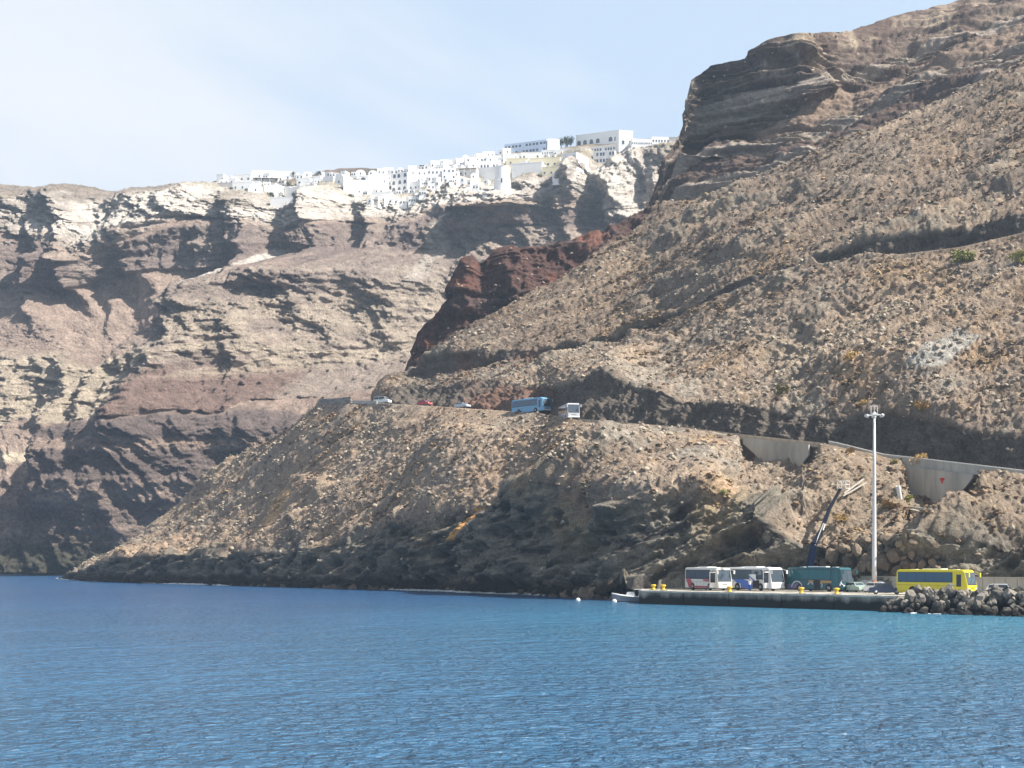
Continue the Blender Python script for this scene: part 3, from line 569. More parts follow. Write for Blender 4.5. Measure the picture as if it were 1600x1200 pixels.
# ------------------------------------------------------------------ scrub and loose stones on the slopes (uncountable)
def scatter(name, label, pts, scl, rot, m, sub=2, jag=0.45, seed=1, flat=True):
    me = bpy.data.meshes.new(name); n = len(pts)
    me.vertices.add(n); me.vertices.foreach_set('co', pts.astype(np.float32).ravel())
    a = me.attributes.new('scl', 'FLOAT_VECTOR', 'POINT'); a.data.foreach_set('vector', scl.astype(np.float32).ravel())
    a = me.attributes.new('rot', 'FLOAT_VECTOR', 'POINT'); a.data.foreach_set('vector', rot.astype(np.float32).ravel())
    me.materials.append(m)
    o = meshobj(name, me); tag(o, label, kind='stuff')
    g = bpy.data.node_groups.new(name + '_nodes', 'GeometryNodeTree')
    g.interface.new_socket('Geometry', in_out='INPUT', socket_type='NodeSocketGeometry'); g.interface.new_socket('Geometry', in_out='OUTPUT', socket_type='NodeSocketGeometry')
    N = g.nodes.new; K = g.links.new
    gi = N('NodeGroupInput'); go = N('NodeGroupOutput')
    ico = N('GeometryNodeMeshIcoSphere'); ico.inputs['Radius'].default_value = 1; ico.inputs['Subdivisions'].default_value = sub
    sp = N('GeometryNodeSetPosition'); nrm = N('GeometryNodeInputNormal'); rv = N('FunctionNodeRandomValue'); rv.data_type = 'FLOAT'
    rv.inputs[2].default_value = -jag; rv.inputs[3].default_value = jag * 0.6; rv.inputs['Seed'].default_value = seed
    vm = N('ShaderNodeVectorMath'); vm.operation = 'SCALE'; K(nrm.outputs[0], vm.inputs[0]); K(rv.outputs[1], vm.inputs['Scale'])
    K(ico.outputs['Mesh'], sp.inputs['Geometry']); K(vm.outputs[0], sp.inputs['Offset'])
    sm_ = N('GeometryNodeSetMaterial'); sm_.inputs['Material'].default_value = m; K(sp.outputs[0], sm_.inputs[0])
    ip = N('GeometryNodeInstanceOnPoints'); K(gi.outputs[0], ip.inputs['Points']); K(sm_.outputs[0], ip.inputs['Instance'])
    for nm, sk in (('scl', 'Scale'), ('rot', 'Rotation')):
        na = N('GeometryNodeInputNamedAttribute'); na.data_type = 'FLOAT_VECTOR'; na.inputs['Name'].default_value = nm
        K(na.outputs[0], ip.inputs[sk])
    K(ip.outputs[0], go.inputs[0])
    md = o.modifiers.new('scatter', 'NODES'); md.node_group = g
    return o
def inst_mat(name, c0, c1, rough=0.95):
    m, t, b = nodemat(name); N = t.nodes.new; K = t.links.new
    oi = N('ShaderNodeObjectInfo'); r = N('ShaderNodeValToRGB'); r.color_ramp.elements[0].color = (*hexa(c0), 1); r.color_ramp.elements[1].color = (*hexa(c1), 1)
    K(oi.outputs['Random'], r.inputs[0]); K(r.outputs[0], b.inputs['Base Color']); b.inputs['Roughness'].default_value = rough; b.inputs['Specular IOR Level'].default_value = 0.1
    return m
gA = normals(VA); 
areaA = np.linalg.norm(np.cross(np.gradient(VA, axis=1), np.gradient(VA, axis=0)), axis=2)
facing = np.ones_like(areaA) * ((KA > 1.05) & (KA < 15.0) & (WA < 930) & (XA < 1715))
def sample(w, n):
    p = (w / w.sum()).ravel(); i = rng.choice(p.size, n, p=p)
    P = VA.reshape(-1, 3)[i] + rng.normal(0, 0.15, (n, 3)); return P, i
patch = ss(-0.25, 0.35, fbm(VA[..., 0] * 0.06, VA[..., 1] * 0.06, VA[..., 2] * 0.06, 3))
w_s = areaA * facing * slope * (0.12 + patch ** 2) * (1 - 0.7 * outc) * (0.2 + 1.6 * ss(-0.1, 0.35, -strk)) * (1 + 1.2 * ss(5, 8, KA)) * (VA[..., 2] > 5)
def rots(n): return np.stack([rng.uniform(-0.4, 0.4, n), rng.uniform(-0.4, 0.4, n), rng.uniform(0, 6.28, n)], -1)
def scl(n, lo, hi, zf): 
    r = lo + (hi - lo) * rng.random(n) ** 3.0
    return np.stack([r * rng.uniform(0.8, 1.3, n), r * rng.uniform(0.8, 1.3, n), r * rng.uniform(zf * 0.7, zf * 1.2, n)], -1)
P, i = sample(w_s, 18000)
scatter('thorn_scrub', 'low dry brown thorn scrub dotting the slopes', P, scl(18000, 0.14, 0.6, 0.75), rots(18000), inst_mat('thorn_scrub', (92, 78, 66), (142, 120, 98)), 2, 0.5, 3)
P, i = sample(w_s * ss(-0.1, 0.4, m3A), 3000)
scatter('dry_grass', 'pale straw and orange dry grass tufts on the slopes', P, scl(3000, 0.2, 0.6, 0.7), rots(3000), inst_mat('dry_grass', (144, 122, 92), (174, 152, 120)), 2, 0.55, 5)
w_r = areaA * facing * (slope + 0.08 * low * (VA[..., 2] > 2) + 0.3 * cliff) * (0.08 + (1 - patch) ** 2) * (0.25 + ss(-0.1, 0.4, strk)) * (1 - 0.6 * ss(5, 8, KA))
P, i = sample(w_r, 20000)
scatter('loose_stones', 'pale loose stones scattered over the slopes', P, scl(20000, 0.06, 0.6, 0.75), rots(20000), inst_mat('loose_stones', (112, 101, 89), (172, 160, 142)), 1, 0.3, 8)

# white foam where the swell meets the rocks
def foam():
    b = MB(); fm, t, bs = nodemat('sea_foam'); bs.inputs['Base Color'].default_value = (0.82, 0.85, 0.87, 1); bs.inputs['Roughness'].default_value = 0.7
    N = t.nodes.new; K = t.links.new
    tcn = N('ShaderNodeNewGeometry'); n = N('ShaderNodeTexNoise'); n.inputs['Scale'].default_value = 1.6; n.inputs['Detail'].default_value = 5; K(tcn.outputs['Position'], n.inputs['Vector'])
    r = N('ShaderNodeMapRange'); r.inputs['From Min'].default_value = 0.36; r.inputs['From Max'].default_value = 0.46; K(n.outputs['Fac'], r.inputs['Value']); K(r.outputs[0], bs.inputs['Alpha'])
    def strip(P, wmax, hmax, thr=-0.1):
        prev = None
        for k, (x, y) in enumerate(P):
            q = float(vn(np.array([x * 0.11 + y * 0.07]), np.array([3.0]), np.array([1.0]))[0]); f = max(0.0, min(1.0, (q - thr) * 1.8)); f2 = f * (0.55 + 0.45 * random.random())
            r_ = math.hypot(x, y); ux, uy = x / r_, y / r_
            V3 = [b.bm.verts.new((x + ux * 1.5, y + uy * 1.5, 0.02 + hmax * f2)), b.bm.verts.new((x - ux * 0.3 * wmax * f, y - uy * 0.3 * wmax * f, 0.015 + hmax * f2 * 0.8)), b.bm.verts.new((x - ux * wmax * f, y - uy * wmax * f, 0.012))]
            if prev and f > 0.02: b.bm.faces.new((prev[0], prev[1], V3[1], V3[0])); b.bm.faces.new((prev[1], prev[2], V3[2], V3[1]))
            prev = V3
    P = []
    i1 = nrow[0] + 2
    for c in range(0, NA):
        if xa[c] > 992: break
        col = VA[:60, c]; k = np.argmin(np.where(np.abs(col[:, 2] - 0.2) < 0.9, col[:, 1], 1e9)); r_ = 1 - 0.9 / col[k, 1]; P.append((col[k, 0] * r_, col[k, 1] * r_))
    strip(P, 6.0, 1.2, -0.12)
    strip([(QA[0] + QD[0] * s - 4.2 * QN[0] * min(1, (s - 44) / 4), QA[1] + QD[1] * s - 4.2 * QN[1] * min(1, (s - 44) / 4)) for s in np.linspace(44, 72, 120)], 2.2, 0.3, -0.4)
    strip([((x - 800) / F * 655, 654.0) for x in np.linspace(-90, 110, 90)], 8.0, 0.9, -0.5)
    tag(b.build('sea_foam', fm), 'white foam along the waterline', kind='stuff')

# ------------------------------------------------------------------ quay
QA = (19.0, 211.5); _a = R(-46.9); QD = (math.cos(_a), math.sin(_a)); QN = (-QD[1], QD[0])       # QD along the edge to the right, QN inland
DZ = 1.95
def quay_pt(s, t, z=DZ): return Vector((QA[0] + QD[0] * s + QN[0] * t, QA[1] + QD[1] * s + QN[1] * t, z))
def concrete(name, c1, c2, sc=0.6, stain_shade=True, zlo=0.2, zhi=1.6):
    m, t, b = nodemat(name); N = t.nodes.new; K = t.links.new
    g = N('ShaderNodeNewGeometry'); mp = N('ShaderNodeMapping'); mp.inputs['Scale'].default_value = (1, 1, 0.18); K(g.outputs['Position'], mp.inputs[0])
    n = N('ShaderNodeTexNoise'); n.inputs['Scale'].default_value = sc; n.inputs['Detail'].default_value = 8; n.inputs['Roughness'].default_value = 0.65; K(mp.outputs[0], n.inputs['Vector'])
    n3 = N('ShaderNodeTexNoise'); n3.inputs['Scale'].default_value = 3.0; n3.inputs['Detail'].default_value = 6; K(g.outputs['Position'], n3.inputs['Vector'])
    r = N('ShaderNodeValToRGB'); r.color_ramp.elements[0].position = 0.35; r.color_ramp.elements[1].position = 0.65
    r.color_ramp.elements[0].color = (*hexa(c1), 1); r.color_ramp.elements[1].color = (*hexa(c2), 1); K(n.outputs['Fac'], r.inputs[0])
    last = r.outputs[0]
    if stain_shade:  # wet stain at the foot, painted higher and darker as the face's shade
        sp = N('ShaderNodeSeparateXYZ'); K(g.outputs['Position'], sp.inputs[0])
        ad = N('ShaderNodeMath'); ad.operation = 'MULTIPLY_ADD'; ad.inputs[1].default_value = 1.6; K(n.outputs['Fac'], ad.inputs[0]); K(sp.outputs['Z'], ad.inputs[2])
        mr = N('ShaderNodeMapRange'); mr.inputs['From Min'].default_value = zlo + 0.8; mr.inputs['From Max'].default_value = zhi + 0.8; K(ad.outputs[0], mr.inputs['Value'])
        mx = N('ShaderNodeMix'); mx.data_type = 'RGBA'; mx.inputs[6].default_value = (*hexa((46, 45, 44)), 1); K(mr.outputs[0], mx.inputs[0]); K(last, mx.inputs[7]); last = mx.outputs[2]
    K(last, b.inputs['Base Color']); b.inputs['Roughness'].default_value = 0.9; b.inputs['Specular IOR Level'].default_value = 0.2
    bp = N('ShaderNodeBump'); bp.inputs['Strength'].default_value = 0.5; bp.inputs['Distance'].default_value = 0.05; K(n3.outputs['Fac'], bp.inputs['Height']); K(bp.outputs[0], b.inputs['Normal'])
    return m
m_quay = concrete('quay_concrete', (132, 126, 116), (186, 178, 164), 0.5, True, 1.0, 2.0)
m_conc = concrete('wall_concrete', (150, 145, 135), (184, 178, 166), 0.35, False)
m_coping = concrete('coping_concrete', (172, 166, 154), (206, 200, 188), 0.8, False)
def build_quay():
    top = [quay_pt(s, 0.25) for s in np.linspace(0, 82, 42)]
    back = []
    for x in np.linspace(1722, 1002, 40):
        Yv = float(np.interp(x, xa, foot_Y)) + 5; back.append(Vector(((x - 800) / F * Yv, Yv, DZ)))
    pts = [quay_pt(0, 0.25)] + top[1:] + [quay_pt(82, 10)] + back
    n = len(pts); b = MB()
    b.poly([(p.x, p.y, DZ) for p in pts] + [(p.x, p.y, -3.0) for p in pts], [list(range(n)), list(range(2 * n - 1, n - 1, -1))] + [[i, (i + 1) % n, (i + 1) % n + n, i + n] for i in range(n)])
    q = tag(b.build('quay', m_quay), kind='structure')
    # cast wall sections and coping stones along the edge, each with an open joint
    s = 0.0; k = 0
    for L_ in (8.6, 8.2, 9.0, 8.4, 9.1, 8.8):
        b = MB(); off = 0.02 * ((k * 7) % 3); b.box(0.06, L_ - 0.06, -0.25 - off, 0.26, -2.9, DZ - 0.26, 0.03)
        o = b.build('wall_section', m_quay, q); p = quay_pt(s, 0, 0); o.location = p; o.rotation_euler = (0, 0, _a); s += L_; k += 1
    cm = MB().box(0.03, 2.57, -0.34, 0.9, -0.24, 0.045, 0.04).mesh('coping_block', m_coping)
    for i in range(20):
        o = meshobj('coping_block', cm, None, q); o.location = quay_pt(i * 2.6, 0.0, DZ); o.rotation_euler = (random.uniform(-.004, .004), random.uniform(-.006, .006), _a)
    # low concrete wall behind the quay
    bw = empty('port_wall', quay_pt(40, 14)); tag(bw, 'long low grey concrete wall at the back of the quay, behind the yellow coach', 'wall')
    xs = np.linspace(1338, 1716, 22); P = []
    for x in xs:
        Yv = float(np.interp(x, xa, foot_Y)) - 0.8; P.append(Vector(((x - 800) / F * Yv, Yv, DZ)))
    for i in range(len(P) - 1):
        a, c = P[i], P[i + 1]; L_ = (c - a).length; b = MB(); b.box(0.02, L_ - 0.02, -0.2, 0.2, -0.1, 2.05, 0.03).box(0, L_, -0.27, 0.27, 2.05, 2.2)
        o = b.build('wall_panel', m_conc, bw); o.matrix_parent_inverse = bw.matrix_world.inverted() if False else Matrix.Translation(-bw.location)
        o.location = a; o.rotation_euler = (0, 0, math.atan2(c.y - a.y, c.x - a.x))
build_quay()
foam()

# yellow mooring bollards on the quay edge
m_byel = mat('bollard_yellow', (0.75, 0.48, 0.03), 0.5, var=0.3, scale=8); m_iron = mat('rusty_iron', (0.09, 0.06, 0.045), 0.8, var=0.4, scale=10)
bol_m = MB().lathe([(0.30, 0.0), (0.32, 0.06), (0.22, 0.12), (0.20, 0.42), (0.33, 0.52), (0.36, 0.62), (0.30, 0.70), (0.10, 0.73)], 16).mesh('post', m_byel, True)
bas_m = MB().box(-0.42, 0.42, -0.42, 0.42, -0.02, 0.05, 0.01).mesh('base_plate', m_iron)
BOL = [(1021, 'yellow iron bollard at the far left end of the quay, left one of the pair', 3.0), (1036.5, 'yellow iron bollard near the left end of the quay, right one of the pair', 3.0), (1140, 'yellow iron bollard at the rear of the white and blue coach', 0.6), (1252, 'yellow iron bollard in front of the rear wheel of the teal coach', 0.6), (1307, 'yellow iron bollard in front of the man by the teal coach', 0.6)]
for x, lab, t in BOL:
    r = (x - 800) / F; q0 = quay_pt(0, t); s = (r * q0.y - q0.x) / (QD[0] - r * QD[1])
    e = empty('mooring_bollard', quay_pt(s, t, DZ + 0.05), random.random()); tag(e, lab, 'bollard', 'yellow bollards along the quay edge')
    e.scale = (1.15, 1.15, 1.15)
    meshobj('post', bol_m, None, e); meshobj('base_plate', bas_m, None, e)

# ------------------------------------------------------------------ boulders
m_bould = terrain_like = None
def boulder_mat(name, c0, c1, wet=False):
    m, t, b = nodemat(name); N = t.nodes.new; K = t.links.new
    g = N('ShaderNodeNewGeometry'); oi = N('ShaderNodeObjectInfo'); n = N('ShaderNodeTexNoise'); n.inputs['Scale'].default_value = 1.8; n.inputs['Detail'].default_value = 8; n.inputs['Roughness'].default_value = 0.7; K(g.outputs['Position'], n.inputs['Vector'])
    ad = N('ShaderNodeMath'); ad.operation = 'MULTIPLY_ADD'; ad.inputs[1].default_value = 0.5; K(oi.outputs['Random'], ad.inputs[0]); K(n.outputs['Fac'], ad.inputs[2])
    r = N('ShaderNodeValToRGB'); r.color_ramp.elements[0].position = 0.4; r.color_ramp.elements[1].position = 1.05; r.color_ramp.elements[0].color = (*hexa(c0), 1); r.color_ramp.elements[1].color = (*hexa(c1), 1)
    K(ad.outputs[0], r.inputs[0]); last = r.outputs[0]
    if wet:      # splash zone: rock stained dark by spray and weed
        sp = N('ShaderNodeSeparateXYZ'); K(g.outputs['Position'], sp.inputs[0]); wz = N('ShaderNodeMath'); wz.operation = 'MULTIPLY_ADD'; wz.inputs[1].default_value = 2.0; K(n.outputs['Fac'], wz.inputs[0]); K(sp.outputs['Z'], wz.inputs[2])
        wr = N('ShaderNodeMapRange'); wr.inputs['From Min'].default_value = 1.5; wr.inputs['From Max'].default_value = 2.6; K(wz.outputs[0], wr.inputs['Value'])
        mx = N('ShaderNodeMix'); mx.data_type = 'RGBA'; mx.inputs[6].default_value = (*hexa((38, 36, 34)), 1); K(wr.outputs[0], mx.inputs[0]); K(last, mx.inputs[7]); last = mx.outputs[2]
    K(last, b.inputs['Base Color']); b.inputs['Roughness'].default_value = 0.9; b.inputs['Specular IOR Level'].default_value = 0.2
    bp = N('ShaderNodeBump'); bp.inputs['Strength'].default_value = 0.7; bp.inputs['Distance'].default_value = 0.25; K(n.outputs['Fac'], bp.inputs['Height']); K(bp.outputs[0], b.inputs['Normal'])
    return m
m_arm = boulder_mat('armour_stone', (56, 54, 51), (146, 138, 127), True); m_brn = boulder_mat('brown_stone', (76, 67, 59), (138, 122, 104))
def boulder_mesh(m, seed, n=24):
    r = random.Random(seed); bm = bmesh.new()
    for i in range(n):
        v = Vector((r.gauss(0, 1), r.gauss(0, 1), r.gauss(0, 1))).normalized() * r.uniform(0.82, 1.08); bm.verts.new((v.x, v.y, v.z))
    bmesh.ops.convex_hull(bm, input=bm.verts)
    bmesh.ops.delete(bm, geom=[v for v in bm.verts if not v.link_faces], context='VERTS')
    me = bpy.data.meshes.new('boulder'); bm.to_mesh(me); bm.free(); me.materials.append(m); return me
BM_A = [boulder_mesh(m_arm, s) for s in range(8)]; BM_B = [boulder_mesh(m_brn, s + 50, 27) for s in range(8)]
def pile(name, label, cat, spots, meshes):
    c = Vector(spots[0][0]); e = empty(name, (c.x, c.y, 0)); tag(e, label, cat)
    for P, s in spots:
        o = meshobj('boulder', random.choice(meshes), None, e); o.location = (P[0] - c.x, P[1] - c.y, P[2])
        o.rotation_euler = (random.uniform(0, 6), random.uniform(0, 6), random.uniform(0, 6)); o.scale = (s * random.uniform(.85, 1.3), s * random.uniform(.8, 1.1), s * random.uniform(.6, .9))
    return e
spots = []
for i in range(250):
    s = random.uniform(42.5, 66); t = random.uniform(-3.6, 2.6); lead = min(1, (s - 41.5) / 5)
    h = (2.9 - 0.75 * abs(t - 0.4) ** 1.15) * lead * random.uniform(0.75, 1.0) if t < 0.4 else 2.9 * lead * random.uniform(.7, 1)
    q = quay_pt(s, t * (0.4 + 0.6 * lead) - 0.9); spots.append(((q.x, q.y, max(-0.3, h)), random.choice((random.uniform(0.28, 0.5), random.uniform(0.45, 0.75), random.uniform(0.65, 1.0)))))
pile('rock_breakwater', 'pile of grey angular armour rocks at the right end of the quay', 'breakwater', spots, BM_A)
spots = []
for x, y, r in [(1300, 872, 1.5), (1287, 880, 1.2), (1323, 880, 1.4), (1345, 885, 1.2), (1312, 892, 1.0), (1338, 862, 1.2), (1379, 882, 1.6), (1392, 868, 1.2), (1398, 892, 1.3), (1412, 880, 1.1), (1424, 868, 0.9), (1386, 845, 1.0), (1372, 858, .8), (1425, 888, .9), (1404, 852, .8), (1440, 880, 0.9), (1355, 872, .9), (1270, 884, 0.9), (1455, 878, .7)] + [(random.uniform(1275, 1470), random.uniform(835, 893), random.uniform(.35, .8)) for _ in range(46)]:
    p = surf(x, y); spots.append(((p.x, p.y - 0.3 * r, p.z), r))
pile('rockfall', 'large brown fallen boulders at the slope foot behind the lamp mast', 'boulders', spots, BM_B)
spots = []
for i in range(110):
    x = random.uniform(862, 1000); Yv = float(np.interp(x, xa, a1Y)) - random.uniform(-6, 5) ; top_ = 3.4 * max(0, 1 - abs(x - 945) / 75)
    spots.append((((x - 800) / F * Yv, Yv, random.uniform(-0.4, 0.4) + top_ * random.uniform(0.1, 1) * (0.3 + 0.7 * min(1, max(0, (Yv - float(np.interp(x, xa, a1Y)) + 5) / 9)))), random.uniform(0.5, 1.5)))
pile('shore_rocks', 'low brown rock shelf at the waterline left of the quay', 'rocks', spots, BM_B)
spots = []
for i in range(120):
    x = random.uniform(330, 880); Yv = float(np.interp(x, xa, a1Y)) - random.uniform(-2, 2.5)
    spots.append((((x - 800) / F * Yv, Yv, random.uniform(-0.5, 0.5)), random.uniform(0.4, 1.3)))
pile('wave_washed_rocks', 'dark wave-washed rocks along the foot of the headland', 'rocks', spots, [boulder_mesh(boulder_mat('wet_stone', (58, 52, 46), (120, 108, 92)), s + 90) for s in range(5)])

# ------------------------------------------------------------------ vehicles
m_tyre = mat('tyre_rubber', (0.02, 0.02, 0.02), 0.85); m_rim = mat('wheel_rim', (0.45, 0.45, 0.46), 0.4, 0.6)
m_black = mat('black_trim', (0.015, 0.015, 0.018), 0.5); m_chrome = mat('chrome', (0.7, 0.7, 0.72), 0.2, 0.9)
def glass(name, col, rough=0.06):
    m, t, b = nodemat(name); b.inputs['Base Color'].default_value = (*col, 1); b.inputs['Roughness'].default_value = rough; b.inputs['Specular IOR Level'].default_value = 0.8
    N = t.nodes.new; K = t.links.new; tcn = N('ShaderNodeTexCoord'); n = N('ShaderNodeTexNoise'); n.inputs['Scale'].default_value = 1.2; bp = N('ShaderNodeBump'); bp.inputs['Strength'].default_value = 0.06
    K(tcn.outputs['Object'], n.inputs['Vector']); K(n.outputs['Fac'], bp.inputs['Height']); K(bp.outputs[0], b.inputs['Normal']); return m
g_dark = glass('dark_glass', (0.02, 0.022, 0.026)); g_blue = glass('blue_glass', (0.035, 0.085, 0.15)); g_teal = glass('teal_glass', (0.02, 0.11, 0.12)); g_grey = glass('grey_glass', (0.10, 0.14, 0.17)); g_win = glass('windscreen_glass', (0.06, 0.08, 0.10))
m_lamp = mat('headlamp_lens', (0.75, 0.75, 0.72), 0.15); m_red = mat('tail_lamp', (0.35, 0.01, 0.01), 0.3)
def paint(name, col, rough=0.35): return mat(name, col, rough, 0.0, 0.08, 1.5, 0.0, 0.5, 0.25)
wheel_t = MB().lathe([(0.30, -0.14), (0.47, -0.14), (0.51, -0.08), (0.51, 0.08), (0.47, 0.14), (0.30, 0.14)], 20, 'Y').mesh('tyre', m_tyre, True)
wheel_r = MB().lathe([(0.31, -0.15), (0.27, -0.10), (0.12, -0.12), (0.10, -0.17), (0.02, -0.18)], 16, 'Y').mesh('rim', m_rim, True)
def wheel(parent, x, y, r, flip=False):
    e = meshobj('wheel', wheel_t, None, parent); k = r / 0.51; e.location = (x, y, r); e.scale = (k, k, k)
    if flip: e.rotation_euler = (0, 0, math.pi)
    meshobj('rim', wheel_r, None, e); return e
def shape(parent, name, m, pts, y, d):
    """flat plate on the right-hand side: outline (x,z), outer face d metres proud of y"""
    return MB().prism(pts, y - d, y + 0.01).build(name, m, parent)
def coach(name, label, loc, heading, L, H, body, lower, glassm, n_win, livery=(), hold=None, doors=True, roof_m=None, ac=True, group='coaches parked on the quay', mirror=True, win_gap=0.05, plate=None, front_m=None):
    """coach pointing along +X of its own frame, doors on its right (-Y) side"""
    e = empty(name, loc, heading); tag(e, label, 'bus', group); w = 1.25
    z0 = 0.32
    prof = [(0.0, z0 + 0.12), (0.15, z0), (L - 0.2, z0), (L, z0 + 0.15), (L + 0.02, 1.15), (L - 0.03, 1.35), (L - 0.40, H - 0.32), (L - 0.62, H - 0.08), (L - 0.95, H), (0.45, H), (0.14, H - 0.10), (0.03, H - 0.4)]
    b = MB(); b.prism(prof, -w, w)
    es = [ed for ed in b.bm.edges if abs(ed.verts[0].co.y - ed.verts[1].co.y) < 1e-6 and (ed.verts[0].co.z > 1.0 or ed.verts[1].co.z > 1.0)]
    bmesh.ops.bevel(b.bm, geom=es, offset=0.13, segments=3, affect='EDGES', profile=0.6)
    bo = b.build('body', body, e)
    zw0, zw1 = 1.72, H - 0.38
    # skirt panel and rub strip
    MB().box(0.12, L - 0.15, -w - 0.008, w + 0.008, z0 + 0.02, z0 + 0.30).build('skirt', lower, e)
    MB().box(0.15, L - 0.9, -w - 0.014, w + 0.014, 1.28, 1.31).build('rub_strip', m_black, e)
    # side windows, one pane each, both sides
    xs0, xs1 = 0.35, L - 2.15
    pw = (xs1 - xs0) / n_win
    for sd in (-1, 1):
        MB().box(xs0 - 0.06, xs1 + 0.06, sd * (w + 0.006) - 0.006, sd * (w + 0.006) + 0.006, zw0 - 0.06, zw1 + 0.06).build('window_band', m_black, e)
        for i in range(n_win):
            MB().box(xs0 + i * pw + win_gap / 2, xs0 + (i + 1) * pw - win_gap / 2, sd * (w + 0.016) - 0.008, sd * (w + 0.016) + 0.008, zw0, zw1).build('side_window', glassm, e)
    # front: windscreen panes, wipers, bumper, lamps, destination box
    wn_ = Vector((0.35, 0, H - 0.32 - 1.35)).normalized(); nrm = Vector((wn_.z, 0, 0.39)).normalized()
    def scr(y0, y1, t0, t1, d):
        a = Vector((L - 0.03, 0, 1.35)); bb = Vector((L - 0.40, 0, H - 0.32)); p0 = a.lerp(bb, t0) + Vector((d, 0, d * .2)); p1 = a.lerp(bb, t1) + Vector((d, 0, d * .2)); q0 = p0 - Vector((0.06, 0, 0)); q1 = p1 - Vector((0.06, 0, 0))
        return MB().poly([(p0.x, y0, p0.z), (p0.x, y1, p0.z), (p1.x, y1, p1.z), (p1.x, y0, p1.z), (q0.x, y0, q0.z), (q0.x, y1, q0.z), (q1.x, y1, q1.z), (q1.x, y0, q1.z)], [(0, 1, 2, 3), (7, 6, 5, 4), (0, 4, 5, 1), (1, 5, 6, 2), (2, 6, 7, 3), (3, 7, 4, 0)])
    scr(-w + 0.09, w - 0.09, -0.02, 0.99, 0.018).build('windscreen_surround', m_black, e)
    ws = scr(-w + 0.13, -0.02, 0.03, 0.94, 0.026).build('windscreen', g_win, e); scr(0.02, w - 0.13, 0.03, 0.94, 0.026).build('windscreen', g_win, e)
    MB().tube((L + 0.04, -0.7, 1.40), (L - 0.08, -0.15, 1.9), 0.015, n=6).build('wiper', m_black, e); MB().tube((L + 0.04, 0.3, 1.40), (L - 0.08, 0.85, 1.9), 0.015, n=6).build('wiper', m_black, e)
    MB().box(L - 0.05, L + 0.09, -w + 0.02, w - 0.02, z0 + 0.05, z0 + 0.36, 0.04).build('bumper', front_m or lower, e)
    for y in (-0.93, 0.93): MB().box(L - 0.02, L + 0.045, y - 0.2, y + 0.2, 0.80, 0.98, 0.02).build('headlight', m_lamp, e)
    MB().box(L - 0.02, L + 0.035, -0.45, 0.45, 0.86, 0.93).build('grille', m_black, e)
    MB().box(L + 0.05, L + 0.10, -0.27, 0.27, z0 + 0.12, z0 + 0.24).build('number_plate', paint('plate_white', (0.7, 0.7, 0.68)), e)
    if mirror:
        for sd in (-1, 1):
            mo = MB().tube((L - 0.25, sd * (w - 0.1), H - 0.3), (L + 0.30, sd * (w + 0.18), H - 0.45), 0.03, n=6).box(L + 0.22, L + 0.36, sd * (w + 0.18) - 0.13, sd * (w + 0.18) + 0.13, H - 0.95, H - 0.42, 0.03).build('mirror', body, e)
    # rear
    MB().box(-0.03, 0.03, -0.95, 0.95, 1.9, H - 0.5).build('rear_window', g_dark, e)
    for y in (-1.0, 1.0): MB().box(-0.02, 0.03, y - 0.12, y + 0.12, 0.8, 1.25).build('tail_light', m_red, e)
    # front door and driver area
    if doors == 'open':
        MB().box(L - 1.65, L - 0.62, -w - 0.010, -w + 0.3, z0 + 0.05, H - 0.45).build('door_opening', m_black, e)
        dl = MB().box(0, 0.05, -0.95, 0, z0 + 0.1, H - 0.6, 0.01).build('open_door', body, e); dl.location = (L - 0.55, -w - 0.02, 0); dl.rotation_euler = (0, 0, R(-12))
        MB().box(-0.012, 0.062, -0.85, -0.1, 1.2, H - 0.75).build('door_pane', g_dark, dl)
        MB().box(L - 2.05, L - 1.72, -w - 0.02, -w, 1.55, H - 0.5).build('side_window', glassm, e)
    else:
        MB().box(L - 1.62, L - 0.80, -w - 0.014, -w + 0.02, z0 + 0.1, H - 0.5, 0.006).build('door', lower if doors == 'lower' else body, e)
        MB().box(L - 1.54, L - 0.88, -w - 0.024, -w - 0.008, 1.15, H - 0.6).build('door_pane', g_dark if glassm is not g_teal else glassm, e)
    MB().box(L - 1.6, L - 0.7, w - 0.01, w + 0.016, 1.5, H - 0.55).build('driver_window', g_dark, e)
    # arches and wheels
    for x in (L * 0.24, L * 0.76):
        for sd in (-1, 1):
            pts = [(x + 0.62 * math.cos(a), max(z0 + 0.02, 0.52 + 0.62 * math.sin(a))) for a in np.linspace(-0.35, math.pi + 0.35, 15)]
            ym = sd * w; MB().prism(pts, min(ym, ym + sd * 0.012), max(ym, ym + sd * 0.012)).build('wheel_arch', m_black, e)
            wheel(e, x, sd * (w - 0.10), 0.50, sd > 0)
    # roof
    rm = roof_m or body
    if ac: MB().box(L * 0.35, L * 0.62, -0.8, 0.8, H - 0.03, H + 0.13, 0.05).build('roof_unit', rm, e)
    for x in (L * 0.2, L * 0.78): MB().box(x - 0.35, x + 0.35, -0.35, 0.35, H - 0.02, H + 0.05, 0.02).build('roof_hatch', rm, e)
    for (nm, pts, m, d) in livery: shape(e, nm, m, pts, -w, d)
    # luggage hold
    if hold:
        x0, x1, z1, door = hold
        MB().box(x0, x1, -w - 0.022, -w + 0.02, z0 + 0.06, z1).build('luggage_hold', m_black, e)
        if door:
            d = MB().box(x0, x1, -0.04, 0, 0, z1 - z0 - 0.3, 0.01).build('raised_hold_door', body, e); d.location = (0, -w - 0.55, z1 - 0.05); d.rotation_euler = (R(8), 0, 0)
            MB().prism([(x0 + 0.02, z1 - z0 - 0.32), (x0 + 0.02, 0.75), (x1 - 0.2, 0.02), (x1 - 0.75, 0.02), (x0 + 0.02, 0.5)], -0.05, -0.041).build('blue_stripe', door, d)
    else:
